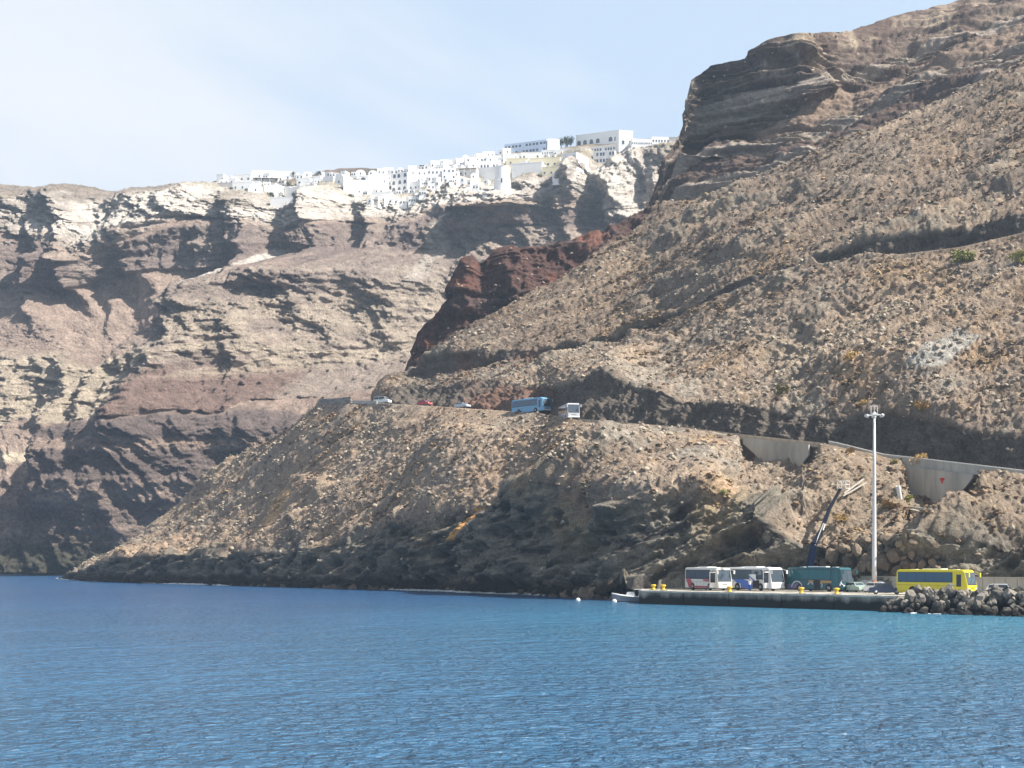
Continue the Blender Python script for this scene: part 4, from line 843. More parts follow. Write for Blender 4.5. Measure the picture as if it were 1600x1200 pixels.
        for i in range(3):
            x0 = L * 0.36 + i * L * 0.115; MB().box(x0, x0 + 0.015, -w - 0.012, -w, z0 + 0.35, 1.27).build('panel_seam', m_black, e)
    return e
def setz(p, z=DZ): return Vector((p.x, p.y, z + 0.005))
def place(px, Yv, heading): # rear right-hand corner seen at photo column px, depth Yv -> origin on the centre line of the rear
    h = R(heading); c = Vector(((px - 800) / F * Yv, Yv, DZ + 0.005)); return c + Vector((-math.sin(h), math.cos(h), 0)) * 1.25, h
pw = paint('coach_white', (0.80, 0.80, 0.78)); pc = paint('coach_cream', (0.72, 0.69, 0.62)); pr = paint('coach_red', (0.42, 0.035, 0.04)); pb = paint('coach_blue', (0.01, 0.13, 0.60)); pt = paint('coach_teal', (0.006, 0.08, 0.10)); pp = paint('coach_violet', (0.16, 0.13, 0.26)); po = paint('coach_ochre', (0.38, 0.22, 0.06)); py_ = paint('coach_yellow', (0.70, 0.60, 0.015)); pyd = paint('coach_yellow_lower', (0.62, 0.52, 0.015)); plb = paint('coach_light_blue', (0.16, 0.38, 0.58)); pgr = paint('coach_grey', (0.45, 0.45, 0.47)); pwv = paint('coach_violet_white', (0.6, 0.58, 0.66))
l, h = place(1070, 219, -66)
coach('coach', 'cream coach with dark red stripes and its front door open, leftmost on the quay', l, h, 9.4, 3.4, pc, pc, g_dark, 5, [
    ('red_panel', [(0.35, 1.70), (1.75, 1.70), (2.3, 0.75), (3.1, 0.66), (3.1, 0.36), (1.2, 0.36)], pr, 0.02), ('red_stripe', [(3.15, 0.66), (7.2, 0.62), (7.2, 0.36), (3.15, 0.36)], pr, 0.02), ('red_flash', [(5.2, 1.64), (7.4, 1.64), (7.4, 1.30), (5.4, 1.40)], pr, 0.02)], doors='open', roof_m=pw)
l, h = place(1136, 217, -60)
coach('coach', 'white coach with a broad blue diagonal stripe and its luggage hold open', l, h, 10.3, 3.45, pw, pw, g_grey, 6, [
    ('blue_stripe', [(1.3, 1.68), (3.9, 1.68), (6.0, 1.15), (6.0, 0.36), (3.3, 0.36), (3.2, 1.0), (2.4, 1.12)], pb, 0.02), ('lettering_bar', [(0.45, 0.66), (1.2, 0.66), (1.2, 0.60), (0.45, 0.60)], pwv, 0.015)], hold=(6.05, 7.55, 1.55, pb), doors='open', roof_m=pw)
l, h = place(1229, 210, -53)
arc = lambda cx, cz, r0, r1, a0, a1: [(cx + r1 * math.cos(t), cz + r1 * math.sin(t)) for t in np.linspace(a0, a1, 12)] + [(cx + r0 * math.cos(t), cz + r0 * math.sin(t)) for t in np.linspace(a1, a0, 12)]
coach('coach', 'dark teal coach with violet swirls and an open luggage bay, below the crane boom', l, h, 10.5, 3.5, pt, pt, g_teal, 6, [
    ('violet_panel', [(0.15, 0.36), (0.15, 0.95), (0.8, 1.05), (3.6, 0.6), (3.6, 0.36)], pp, 0.012), ('violet_swirl', arc(2.0, 0.42, 0.95, 1.1, 0.2, 3.0), pwv, 0.02), ('violet_swirl', arc(2.0, 0.42, 0.5, 0.62, 0.2, 3.0), pp, 0.022),
    ('pale_swirl', arc(4.6, 0.75, 0.48, 0.60, 0.5, 2.8), pwv, 0.02), ('ochre_panel', [(4.2, 1.62), (5.1, 1.62), (5.1, 1.30), (4.3, 1.24)], po, 0.02), ('ochre_panel', [(6.45, 1.62), (8.5, 1.56), (8.5, 1.26), (6.45, 1.20)], po, 0.02), ('pale_swirl', arc(6.5, 0.9, 0.22, 0.34, -1.4, 1.4), pwv, 0.02)], hold=(5.25, 6.35, 1.68, None), roof_m=pw)
l, h = place(1400, 187.5, -46)
coach('coach', 'bright yellow coach beside the breakwater rocks, rightmost on the quay', l, h, 10.2, 3.3, py_, pyd, g_blue, 6, [
    ('notice', [(7.6, 1.55), (8.35, 1.55), (8.35, 1.36), (7.6, 1.36)], pwv, 0.02), ('vent', [(3.5, 1.10), (3.75, 1.10), (3.75, 1.02), (3.5, 1.02)], m_black, 0.02)], roof_m=paint('roof_cream', (0.78, 0.76, 0.60)))
# coaches climbing the road
p = road_edge(830, 3.2); h = R(-47)
coach('coach', 'light blue coach on the cliff road', p + Vector((-3.6, 3.8, 0.02)), h, 10.5, 3.4, plb, plb, g_blue, 7, group='coaches on the cliff road', front_m=pw, roof_m=pw)
p = road_edge(893, 0.6); h = R(-80)
coach('coach', 'white and grey coach coming round the bend of the cliff road', p + Vector((-1.2, 9.2, 0.02)), h, 9.6, 3.4, pgr, pgr, g_dark, 6, group='coaches on the cliff road', front_m=pw, roof_m=pw)

car_t = wheel_t
def car(name, label, cat, loc, heading, body, L=4.3, H=1.45, W_=1.70, kind='sedan', group='cars parked on the quay'):
    e = empty(name, loc, heading); tag(e, label, cat, group); w = W_ / 2
    if kind == 'sedan':
        low_ = [(0, .45), (.1, .25), (L - .1, .25), (L, .45), (L - .03, .72), (L - .9, .88), (L - 1.25, .92), (1.0, .95), (.05, .90)]
        cab = [(.55, .93), (1.15, H - .03), (1.4, H), (2.5, H), (2.75, H - .03), (L - 1.2, .91)]
    elif kind == 'hatch':
        low_ = [(0, .5), (.08, .25), (L - .1, .25), (L, .45), (L - .03, .75), (L - .8, .92), (L - 1.0, .95), (.4, .97), (.04, .95)]
        cab = [(.08, .95), (.42, H - .04), (.7, H), (2.2, H), (2.5, H - .04), (L - .95, .94)]
    else:
        low_ = [(0, .5), (.05, .28), (L - .1, .28), (L, .5), (L - .03, .95), (L - .55, 1.1), (L - .7, 1.12), (.2, 1.12), (.0, 1.1)]
        cab = [(.04, 1.1), (.12, H - .08), (.3, H), (L - 1.75, H), (L - 1.5, H - .05), (L - .7, 1.1)]
    b = MB().prism(low_, -w, w); bmesh.ops.bevel(b.bm, geom=[x for x in b.bm.edges if abs(x.verts[0].co.y - x.verts[1].co.y) < 1e-6], offset=0.06, segments=2, affect='EDGES'); b.build('body', body, e)
    # cabin: pillars and roof narrower at the top
    wc = w - 0.06; tp = 0.14 if kind != 'van' else 0.05
    n = len(cab); zz = [c[1] for c in cab]; z0_, z1_ = min(zz), max(zz)
    ww = [wc - tp * (c[1] - z0_) / (z1_ - z0_) for c in cab]
    b = MB(); b.poly([(c[0], -q, c[1]) for c, q in zip(cab, ww)] + [(c[0], q, c[1]) for c, q in zip(cab, ww)], [list(range(n)), list(range(2 * n - 1, n - 1, -1))] + [[i, (i + 1) % n, (i + 1) % n + n, i + n] for i in range(n)])
    b.build('cabin', body, e)
    def glz(nm, a, b_, y0a, y0b):   # sloped end glass
        d = Vector((b_[0] - a[0], 0, b_[1] - a[1])); nn = Vector((-d.z, 0, d.x)).normalized() * 0.012
        if nn.z < 0: nn = -nn
        A = Vector((a[0], 0, a[1])).lerp(Vector((b_[0], 0, b_[1])), .1) + nn; B = Vector((a[0], 0, a[1])).lerp(Vector((b_[0], 0, b_[1])), .92) + nn
        MB().poly([(A.x, -y0a, A.z), (A.x, y0a, A.z), (B.x, y0b, B.z), (B.x, -y0b, B.z), (A.x - .02, -y0a, A.z - .03), (A.x - .02, y0a, A.z - .03), (B.x - .02, y0b, B.z - .03), (B.x - .02, -y0b, B.z - .03)], [(0, 1, 2, 3), (7, 6, 5, 4), (0, 4, 5, 1), (1, 5, 6, 2), (2, 6, 7, 3), (3, 7, 4, 0)]).build(nm, g_win if nm == 'windscreen' else g_dark, e)
    glz('windscreen', cab[-1], cab[-2], wc - .1, wc - tp - .08); glz('rear_window', cab[0], cab[1], wc - .12, wc - tp - .1)
    xm = [cab[0][0] + (cab[1][0] - cab[0][0]) * .55 + .12, (cab[1][0] + cab[-2][0]) / 2, cab[-1][0] + (cab[-2][0] - cab[-1][0]) * .55 - .12]
    for sd in (-1, 1):
        for i in range(2):
            a0, a1 = xm[i] + .04, xm[i + 1] - .04; zb, zt = z0_ + .06, z1_ - .10
            o0 = wc - tp * .12 + .012; o1 = wc - tp * .8 + .012; sl = .12 if i == 0 else 0; sr = .22 if i == 1 else 0
            MB().poly([(a0 - sl, sd * o0, zb), (a1 + sr, sd * o0, zb), (a1, sd * o1, zt), (a0, sd * o1, zt), (a0 - sl, sd * (o0 - .03), zb), (a1 + sr, sd * (o0 - .03), zb), (a1, sd * (o1 - .03), zt), (a0, sd * (o1 - .03), zt)], [(0, 1, 2, 3), (7, 6, 5, 4), (0, 4, 5, 1), (1, 5, 6, 2), (2, 6, 7, 3), (3, 7, 4, 0)]).build('side_window', g_dark, e)
        MB().box(L - 1.55, L - 1.4, sd * (w + .06) - .08, sd * (w + .06) + .08, z0_ - .02, z0_ + .12, .02).build('mirror', body, e)
    for y in (-w + .25, w - .25):
        MB().box(L - .06, L + .012, y - .18, y + .18, .56, .70, .02).build('headlight', m_lamp, e); MB().box(-.012, .05, y - .15, y + .15, .60, .78, .01).build('tail_light', m_red, e)
    MB().box(L - .08, L + .05, -w + .06, w - .06, .28, .44, .03).build('bumper', body, e); MB().box(-.05, .08, -w + .06, w - .06, .28, .46, .03).build('bumper', body, e)
    MB().box(L + .03, L + .06, -.25, .25, .34, .43).build('number_plate', MATS['plate_white'], e)
    for x in (L * .19, L * .81):
        for sd in (-1, 1): wheel(e, x, sd * (w - .09), .31, sd > 0)
    return e
def qpos(px, Yv, z=DZ): return Vector(((px - 800) / F * Yv, Yv, z + 0.005))
car('sedan_car', 'dark blue sedan parked on the quay left of the yellow coach', 'car', qpos(1358, 189.0), R(-13), paint('car_navy', (0.03, 0.045, 0.09)), 4.35)
car('hatchback_car', 'pale green car with white bonnet parked at the nose of the teal coach', 'car', qpos(1326, 203), R(-72), paint('car_green', (0.34, 0.44, 0.36)), 4.0, 1.42, 1.68, 'hatch')
car('hatchback_car', 'white hatchback half hidden behind the dark blue sedan', 'car', qpos(1352, 198.5), R(-30), paint('car_white', (0.75, 0.75, 0.74)), 3.9, 1.45, 1.68, 'hatch')
car('hatchback_car', 'white car mostly hidden behind the breakwater rocks at the right edge', 'car', qpos(1541, 182), R(-25), MATS['car_white'], 4.0, 1.5, 1.7, 'hatch')
p = road_edge(586, 3.0); car('minivan', 'white minivan at the hairpin of the cliff road', 'van', p + Vector((0, 0.5, .02)), R(-28), MATS['car_white'], 4.7, 1.95, 1.85, 'van', 'cars on the cliff road')
p = road_edge(655, 2.6); car('hatchback_car', 'small red car on the cliff road, only its upper half showing', 'car', p + Vector((0, 0.2, .02)), R(-40), paint('car_red', (0.5, 0.02, 0.025)), 3.9, 1.45, 1.68, 'hatch', 'cars on the cliff road')
p = road_edge(713, 2.6); car('hatchback_car', 'silver car on the cliff road below the red bank', 'car', p + Vector((0, 0.2, .02)), R(-40), paint('car_silver', (0.55, 0.57, 0.6), 0.3), 4.1, 1.42, 1.7, 'hatch', 'cars on the cliff road')

# ------------------------------------------------------------------ white village along the rim
m_white = mat('limewash_white', (0.82, 0.81, 0.79), 0.9, var=0.08, scale=0.3, bump=0.1); m_cream = mat('limewash_cream', (0.74, 0.66, 0.46), 0.9, var=0.08, scale=0.3); m_bluew = mat('limewash_blue', (0.50, 0.60, 0.74), 0.9, var=0.06, scale=0.3); m_greyw = mat('terrace_stone', (0.52, 0.49, 0.47), 0.95, var=0.15, scale=0.4)
m_pane = glass('house_pane', (0.05, 0.07, 0.11), 0.2); m_roofd = mat('flat_roof_grey', (0.5, 0.48, 0.46), 0.9); m_frame = mat('window_frame_white', (0.78, 0.78, 0.77), 0.8); m_shade = mat('pergola_reed', (0.24, 0.21, 0.18), 0.95, var=0.3, scale=1.0)
win_r = MB().box(-.5, .5, -.06, .25, 0, 1.0).mesh('window', m_pane)
def arch_pts(r=0.5, h=0.55): return [(-r, 0), (r, 0)] + [(r * math.cos(a), h + r * math.sin(a)) for a in np.linspace(0, math.pi, 7)]
win_a = MB().prism(arch_pts(), -.06, .25).mesh('window', m_pane)
sill_m = MB().box(-.6, .6, -.16, .02, -.12, 0).mesh('sill', m_frame)
def rim_depth(x, y):
    yT = float(np.interp(x, *np.array(rim_pts, float).T)); YT = float(np.interp(x, xb, Yr)); yU = float(np.interp(x, *np.array(top_pts, float).T)); YU = float(np.interp(x, xb, Yt))
    t = (yT - y) / (yT - yU) if abs(yT - yU) > 2 else 0.5
    return YT + (YU - YT) * min(1.0, max(0.03, t))
ORD = ['first', 'second', 'third', 'fourth', 'fifth', 'sixth', 'seventh', 'eighth', 'ninth', 'tenth', 'eleventh', 'twelfth', 'thirteenth', 'fourteenth', 'fifteenth', 'sixteenth', 'seventeenth', 'eighteenth', 'nineteenth', 'twentieth', 'twenty-first', 'twenty-second', 'twenty-third', 'twenty-fourth', 'twenty-fifth', 'twenty-sixth', 'twenty-seventh', 'twenty-eighth', 'twenty-ninth', 'thirtieth', 'thirty-first', 'thirty-second']
def house(x0, y0, x1, y1, label, wins=(0, 0), arch=False, m=None, rz=-8, roof='flat', deep=9, grp='white village houses on the rim', name='village_house', dy=0, cat='house', wsz=(1.0, 1.4), base=5.0):
    xm = (x0 + x1) / 2; Yv = rim_depth(xm, y1) + dy
    if y1 > float(np.interp(xm, *np.array(rim_pts, float).T)) - 1.5: Yv = max(surfB(x0 + 1, y1), surfB(xm, y1), surfB(x1 - 1, y1)) - 0.3; deep = deep + 8; base = 2.5
    s = Yv / F; W_ = (x1 - x0) * s; Ht = (y1 - y0) * s; P = at(xm, y1, Yv)
    c = math.cos(R(rz)); W_ = max(2.0, (W_ - abs(math.sin(R(rz))) * deep * 0.6) / c) if rz else W_
    e = empty(name, P, R(rz)); tag(e, label, cat, grp); m = m or m_white; hw = W_ / 2
    if roof == 'vault':
        r = min(hw, Ht * 0.6); zz = Ht - r
        pts = [(-hw, -base), (hw, -base), (hw, zz)] + [(hw * math.cos(a), zz + r * math.sin(a)) for a in np.linspace(0.15, math.pi - 0.15, 11)] + [(-hw, zz)]
        MB().prism(pts, 0, deep).build('wall', m, e)
    elif roof == 'dome':
        MB().box(-hw, hw, 0, deep, -base, Ht * 0.5, 0.1).build('wall', m, e); r = min(hw, deep / 2) * 0.9
        MB().lathe([(r * math.cos(a), (Ht * 0.5) * math.sin(a)) for a in np.linspace(0, 1.5, 8)], 18).build('dome', m, e, True).location = (0, deep / 2, Ht * 0.5)
    elif roof == 'round':
        MB().lathe([(hw * 1.12, -base - 4), (hw, Ht * .35), (hw, Ht * .4), (hw * .93, Ht * .42), (hw * .93, Ht)], 24).build('wall', m, e, False).location = (0, hw, 0)
        MB().lathe([(hw * .96, 0), (hw * .98, .25), (hw * .9, .5)], 24).build('parapet', m, e).location = (0, hw, Ht - .2)
    else:
        MB().box(-hw, hw, 0, deep, -base, Ht - 0.5, 0.06).build('wall', m, e)
        MB().box(-hw - .06, hw + .06, -.06, .35, Ht - .5, Ht, .04).box(-hw - .06, -hw + .3, .36, deep, Ht - .5, Ht - .01).box(hw - .3, hw + .06, .36, deep, Ht - .5, Ht - .01).build('parapet', m, e)
        if roof == 'canopy':
            cn = MB().box(-hw, hw, -3.0, -.1, Ht - 1.3, Ht - 1.1).build('pergola', m_shade, e)
            for x in np.linspace(-hw + .2, hw - .2, 4): MB().box(x - .12, x + .12, -2.9, -2.66, -1, Ht - 1.31).build('post', m, cn)
    nx, nz_ = wins
    for j in range(nz_):
        for i in range(nx):
            if nx > 1 and random.random() < 0.1: continue
            o = meshobj('window', win_a if arch else win_r, None, e); k = 1.0 / nz_
            ww = min(wsz[0], W_ / nx * 0.62); hh = min(wsz[1], Ht * k * 0.55)
            o.location = (-hw + W_ * (i + .5) / nx + random.uniform(-.1, .1) * W_ / nx, 0, Ht * (j + .28) * k); o.scale = (ww, 1, hh)
            if not arch: sl = meshobj('sill', sill_m, None, o)
    if nx: # a window on the sunlit right-hand side as well
        o = meshobj('window', win_r, None, e); o.location = (hw, deep * .4, Ht * .35); o.rotation_euler = (0, 0, R(90)); o.scale = (1.0, 1, min(1.3, Ht * .4))
    return e
V = house
V(337, 272, 351, 286, 'small white cube house with two dark windows at the left end of the village', (2, 1), rz=-12, deep=7)
V(352, 275, 363, 285, 'low white house between the two leftmost cube houses', (0, 0), deep=6)
V(363, 272, 394, 285, 'white house with one dark window, left of the long low building', (3, 1), rz=-10)
V(339, 285, 366, 293, 'pale terrace wall under the leftmost cube house', m=m_greyw, deep=4, name='terrace_wall', cat='wall', grp='village terrace walls')
V(362, 284, 396, 298, 'white lower house stepping down under the one-windowed house', (3, 1), rz=-6, wsz=(.9, 1.1))
V(394, 267, 460, 280, 'long low white building on the skyline at the left of the village', (0, 0), rz=6, deep=12, roof='flat', dy=10)
V(395, 277, 436, 284, 'white terrace house with a dark reed canopy below the long low building', (4, 1), roof='canopy', rz=5)
V(386, 287, 413, 303, 'white vaulted house with a small round window above the shaded cliff block', (1, 1), True, roof='vault', rz=10)
V(412, 289, 441, 308, 'plain white house behind two round dark shrubs', (0, 0), rz=4)
V(434, 282, 446, 294, 'narrow grey-white house with two rows of windows', (2, 2), m=m_greyw, rz=-15, deep=6)
V(440, 291, 496, 309, 'long shaded grey-white wall house left of the pale rock pinnacle', (0, 0), m=m_white, rz=-28, deep=8)
V(421, 308, 466, 319, 'big white retaining terrace below the round shrubs', m=m_white, deep=7, rz=-5, name='terrace_wall', cat='wall', grp='village terrace walls', base=7)
V(462, 278, 486, 290, 'low white house beside the dark scrub patch', (2, 1), rz=-10)
V(486, 275, 503, 288, 'white cube house left of the domed chapel', (1, 1), rz=-15)
V(502, 276, 523, 285, 'low shaded house touching the domed chapel', (0, 0), rz=-20, deep=6)
V(519, 271, 541, 291, 'white domed chapel on top of the pale rock pinnacle', (1, 1), True, roof='vault', rz=-30, deep=10, cat='chapel', name='domed_chapel')
V(536, 281, 581, 308, 'tall blank cream-white wall right of the domed chapel', (1, 1), rz=6, deep=10, wsz=(.8, .8))
V(541, 275, 560, 284, 'low white house behind the tall blank wall', (2, 1), dy=8)
V(560, 274, 577, 286, 'white house with a dark arched opening above the blank wall', (1, 1), True, wsz=(3.0, 2.2))
V(577, 274, 608, 302, 'broad plain white house left of the arcaded building', (2, 2), rz=4, wsz=(.8, .8))
V(607, 270, 641, 301, 'three-storey arcaded white building with rows of arched openings', (3, 3), True, rz=-26, deep=12, wsz=(1.9, 2.6), name='arcaded_building', cat='building')
V(580, 300, 613, 308, 'low white terrace at the foot of the arcaded building', (0, 0), deep=5, name='terrace_wall', cat='wall', grp='village terrace walls')
V(641, 264, 669, 286, 'white house with three small windows right of the arcaded building', (3, 2), rz=4, wsz=(.9, 1.0))
V(624, 284, 661, 300, 'shaded white house on the lower tier with a row of dark dormers', (5, 1), rz=-30, deep=9)
V(668, 263, 692, 284, 'white house with three dark windows in the middle of the village', (4, 2), rz=0, wsz=(1.0, 1.1))
V(690, 262, 713, 281, 'white house with small windows above the shaded overhang', (3, 2), rz=5)
V(672, 251, 688, 264, 'white cube house standing highest left of the grey dome', (2, 1), rz=8, dy=6)
V(692, 250, 708, 264, 'white cube house directly above the grey dome', (2, 1), rz=8, dy=6)
V(712, 248, 729, 262, 'white cube house right of the grey dome', (1, 1), rz=8, dy=6)
V(655, 257, 673, 266, 'low house with a dark reed pergola left of the highest cubes', (3, 1), roof='canopy', m=m_white, dy=4)
V(700, 256, 717, 269, 'small building with a grey dome in the middle of the village', (0, 0), roof='dome', m=m_greyw, deep=7, cat='chapel', name='domed_chapel')
V(674, 277, 690, 289, 'squat round grey-white turret on the cliff edge', (0, 0), roof='round', m=m_white, cat='tower', name='round_turret')
V(716, 262, 746, 277, 'white house with a blue-grey canopy left of the bastion', (4, 1), roof='canopy', rz=-6)
V(742, 262, 777, 282, 'shaded grey-white retaining house left of the round bastion', (0, 0), rz=-24, m=m_white, deep=8)
V(726, 246, 744, 263, 'white house stepping up right of the grey dome', (2, 2), rz=6)
V(743, 240, 762, 256, 'white house with a chimney step, left under the blue hotel', (3, 1), rz=6)
V(760, 243, 784, 255, 'white house just under the left end of the blue hotel', (2, 1), rz=4)
V(740, 252, 780, 266, 'long white house with a row of dark arches, middle tier', (8, 1), True, rz=-4, wsz=(1.0, 2.0))
V(768, 258, 798, 296, 'big round white bastion standing on the cliff edge', (1, 1), roof='round', cat='tower', name='round_bastion', dy=-6, base=8, wsz=(.9, 2.6))
V(796, 254, 850, 278, 'tall blank white wall right of the round bastion', (0, 0), rz=-14, deep=10)
V(784, 222, 857, 241, 'long two-storey pale blue hotel on the skyline', (12, 2), rz=-24, m=m_bluew, deep=14, name='hotel_building', cat='hotel', wsz=(1.8, 1.6), dy=6)
V(855, 217, 875, 238, 'white block at the right end of the blue hotel', (0, 0), rz=4, deep=10)
V(785, 240, 818, 252, 'white house with dark windows under the blue hotel', (4, 1), rz=-8)
V(814, 238, 846, 250, 'white house above the cream-yellow houses', (3, 1), rz=-6)
V(790, 247, 826, 259, 'cream-yellow house right above the blank bastion wall', (3, 1), m=m_cream, rz=-8)
V(826, 246, 876, 264, 'long cream-yellow house with a row of dark windows', (9, 1), m=m_cream, rz=-10, wsz=(1.4, 1.5))
V(846, 260, 884, 276, 'lower cream-yellow house at the cliff edge', (4, 1), m=m_cream, rz=-10)
V(874, 239, 907, 262, 'shaded white house left of the tall pale rock pinnacle', (2, 2), rz=-28, deep=9)
V(860, 270, 888, 282, 'low white terrace house below the cream-yellow houses', (2, 1), rz=-16, deep=6)
V(845, 233, 900, 241, 'white balustraded terrace between the two hotels', (14, 1), deep=5, wsz=(.8, .8), rz=-12, name='terrace_wall', cat='wall', grp='village terrace walls')
V(896, 207, 972, 230, 'large shaded white hotel with arched windows on the skyline', (7, 1), True, rz=-24, deep=16, name='hotel_building', cat='hotel', wsz=(2.6, 3.0), dy=8)
V(966, 204, 990, 234, 'tall bright white end block of the large hotel', (2, 1), rz=6, deep=12, wsz=(1.6, 2.4), dy=3)
V(898, 229, 966, 239, 'long white balcony terrace under the large hotel', (16, 1), rz=-16, deep=6, wsz=(1.2, 1.6), name='terrace_wall', cat='wall', grp='village terrace walls')
V(925, 236, 962, 256, 'two-storey white house with glazed rows between the two rock pinnacles', (7, 2), rz=-16, wsz=(1.8, 2.0))
V(986, 217, 1020, 228, 'white balustraded terrace right of the large hotel', (10, 1), deep=6, wsz=(.9, .9), rz=4, name='terrace_wall', cat='wall', grp='village terrace walls')
V(1018, 214, 1046, 225, 'last white terrace house before the dark headland cliff', (6, 1), deep=8, rz=4)
V(1044, 214, 1062, 220, 'low stone wall at the right end of the village', (0, 0), deep=4, m=m_greyw, name='terrace_wall', cat='wall', grp='village terrace walls')
# small infill houses stepping between the larger ones, by tier
def tier(tname, spots):
    for i, (x, y, w, h) in enumerate(spots):
        V(x - w / 2, y - h, x + w / 2, y, 'tiny white house, %s from the left in the %s of the village' % (ORD[i], tname), (random.choice((1, 2, 3)), 1), random.random() < .4, rz=random.uniform(-26, 8), deep=6, wsz=(.9, 1.2), roof=random.choice(('flat', 'flat', 'vault', 'flat')))
def row(tname, x0, x1, n, f, wlo, whi):
    sp = []
    for i in range(n):
        x = x0 + (x1 - x0) * (i + random.uniform(.2, .8)) / n
        yT = float(np.interp(x, *np.array(rim_pts, float).T)); yU = float(np.interp(x, *np.array(top_pts, float).T))
        yb_ = lerp(yT, yU, f) + random.uniform(-1.5, 1.5); sp.append((x, yb_, random.uniform(wlo, whi), random.uniform(6.5, 10.5)))
    tier(tname, sp)
row('top row', 610, 795, 18, 0.95, 9, 14)
row('upper middle row', 590, 880, 26, 0.70, 9, 15)
row('lower middle row', 560, 885, 26, 0.42, 9, 15)
row('bottom row', 540, 760, 20, 0.12, 9, 15)
row('left-hand group', 345, 520, 14, 0.45, 10, 17)
row('cliff-edge row', 575, 760, 18, -0.3, 9, 15)
row('rear left row', 395, 615, 16, 0.95, 10, 18)
# shrubs and trees among the houses
def leaf_mesh(name, m, seed, n=260, fl=0.7):
    r = random.Random(seed); vs = []; fs = []
    lobes = [(Vector((r.uniform(-.55, .55), r.uniform(-.55, .55), r.uniform(.25, .85))), r.uniform(.35, .6)) for _ in range(7)]
    for i in range(n):
        c, q = r.choice(lobes); d = Vector((r.gauss(0, 1), r.gauss(0, 1), r.gauss(0, 1) * fl)).normalized() * q * r.uniform(.5, 1.05) + c
        a = Vector((r.gauss(0, 1), r.gauss(0, 1), r.gauss(0, 1))).normalized() * r.uniform(.07, .14); b = a.orthogonal().normalized() * r.uniform(.05, .11); k = len(vs)
        vs += [d - a, d + b, d + a, d - b]; fs.append((k, k + 1, k + 2, k + 3))
    me = bpy.data.meshes.new(name); me.from_pydata([tuple(v) for v in vs], [], fs); me.materials.append(m); return me
m_leafd = inst_mat('dark_foliage', (44, 52, 38), (66, 72, 48)); m_leafy = inst_mat('olive_foliage', (104, 108, 60), (138, 136, 78)); m_dry = inst_mat('dry_foliage', (158, 130, 84), (186, 154, 100)); m_bark = mat('bark', (0.10, 0.07, 0.05), 0.95, var=0.3)
LD = [leaf_mesh('crown', m_leafd, s, 320) for s in range(3)]; LO = [leaf_mesh('crown', m_leafy, s + 20, 420) for s in range(3)]; LR = [leaf_mesh('crown', m_dry, s + 40, 320) for s in range(3)]
trunk_m = MB().tube((0, 0, -.3), (.04, .02, .35), .09, .06, 8).tube((.04, .02, .3), (.3, .1, .7), .05, .02, 6).tube((.04, .02, .3), (-.25, -.1, .72), .05, .02, 6).tube((.04, .02, .3), (.02, .3, .75), .04, .02, 6).mesh('trunk', m_bark)
def shrub(P, r, h, meshes, label, grp, cat='shrub', name='round_shrub'):
    e = empty(name, P, random.uniform(0, 6)); tag(e, label, cat, grp); e.scale = (r, r, h)
    meshobj('trunk', trunk_m, None, e); meshobj('crown', random.choice(meshes), None, e); return e
for x, y, r, lab in [(423, 306, 2.2, 'round dark shrub on the white terrace, left one of three'), (437.5, 309, 2.3, 'round dark shrub on the white terrace, middle one of three'), (463, 309, 2.6, 'round dark shrub in the shade, right one of three'), (452, 291, 2.2, 'dark scrubby bush left of the domed chapel, lower of the two'), (470, 288, 2.4, 'dark scrubby bush left of the domed chapel, upper of the two'), (362, 297, 1.6, 'small dark bush on the cliff edge under the leftmost cube house'), (385, 299, 1.6, 'small dark bush on the cliff edge left of the vaulted house'), (402, 304, 2.0, 'dark bush below the vaulted house with the round window'), (548, 310, 2.0, 'dark bush in the cleft right of the rock pinnacle'), (458, 273, 1.6, 'dark bush on the skyline at the end of the long low building'), (497, 273, 2.0, 'dark tree on the skyline left of the plateau hill')]:
    shrub(at(x, y + 2, rim_depth(x, y) - 2.5), r, r * 1.5, LD, lab, 'dark shrubs in the village')
for i, x in enumerate((877, 884, 891)):
    shrub(at(x, 229, rim_depth(x, 229) + 2), 2.7, 5.6, LD, ['clipped dark tree between the two hotels, left one of three', 'clipped dark tree between the two hotels, middle one of three', 'clipped dark tree between the two hotels, right one of three'][i], 'clipped trees between the hotels', 'tree', 'clipped_tree')
# shrubs on the near hillside
for x, y, r, L_, lab in [(1507, 408, 2.6, LO, 'large olive green bush beside the upper road, left of the two'), (1592, 408, 2.2, LO, 'olive green bush beside the upper road at the right edge'), (1220, 612, 1.5, LO, 'yellow-green bush on the slope above the cliff road'), (1132, 772, 0.9, LO, 'small yellow-green bush on the edge of the shaded rock face'), (1390, 792, 1.5, LR, 'yellowish dry bush on the slope right of the lamp mast'), (1418, 781, 1.1, LO, 'olive bush under the white drain pipe'), (1435, 725, 1.6, LR, 'straw-coloured bush below the parapet of the road'), (1396, 722, 0.8, LO, 'small green bush at the parapet right of the lamp mast'), (1345, 632, 1.2, LR, 'dry orange bush just above the head of the lamp mast'), (1440, 640, 1.5, LR, 'dry orange bush above the road right of the lamp head'), (1330, 705, 1.1, LR, 'dry bush at the road edge left of the lamp mast'), (1315, 810, 1.2, LR, 'orange dry bush beside the crane boom'), (1330, 560, 1.6, LR, 'large dry bush on the sunlit spur')]:
    p = surf(x, y); shrub(p - Vector((0, .2, .1)), r, r * .9, L_, lab, 'bushes on the near hillside', name='hillside_bush')
for i, (x, y) in enumerate([(8, 875), (24, 868), (44, 880), (62, 872), (78, 884), (15, 888), (52, 890), (92, 886), (33, 893)]):
    Yb_ = 662 + (893 - y) * .9; shrub(at(x, y + 3, Yb_), random.uniform(4, 6), random.uniform(4, 6), LD + LO[:1], 'green bush in the thicket on the far left shore, %s from the left' % ORD[sorted([8, 24, 44, 62, 78, 15, 52, 92, 33]).index(x)], 'bushes in the far shore thicket', name='shore_bush')

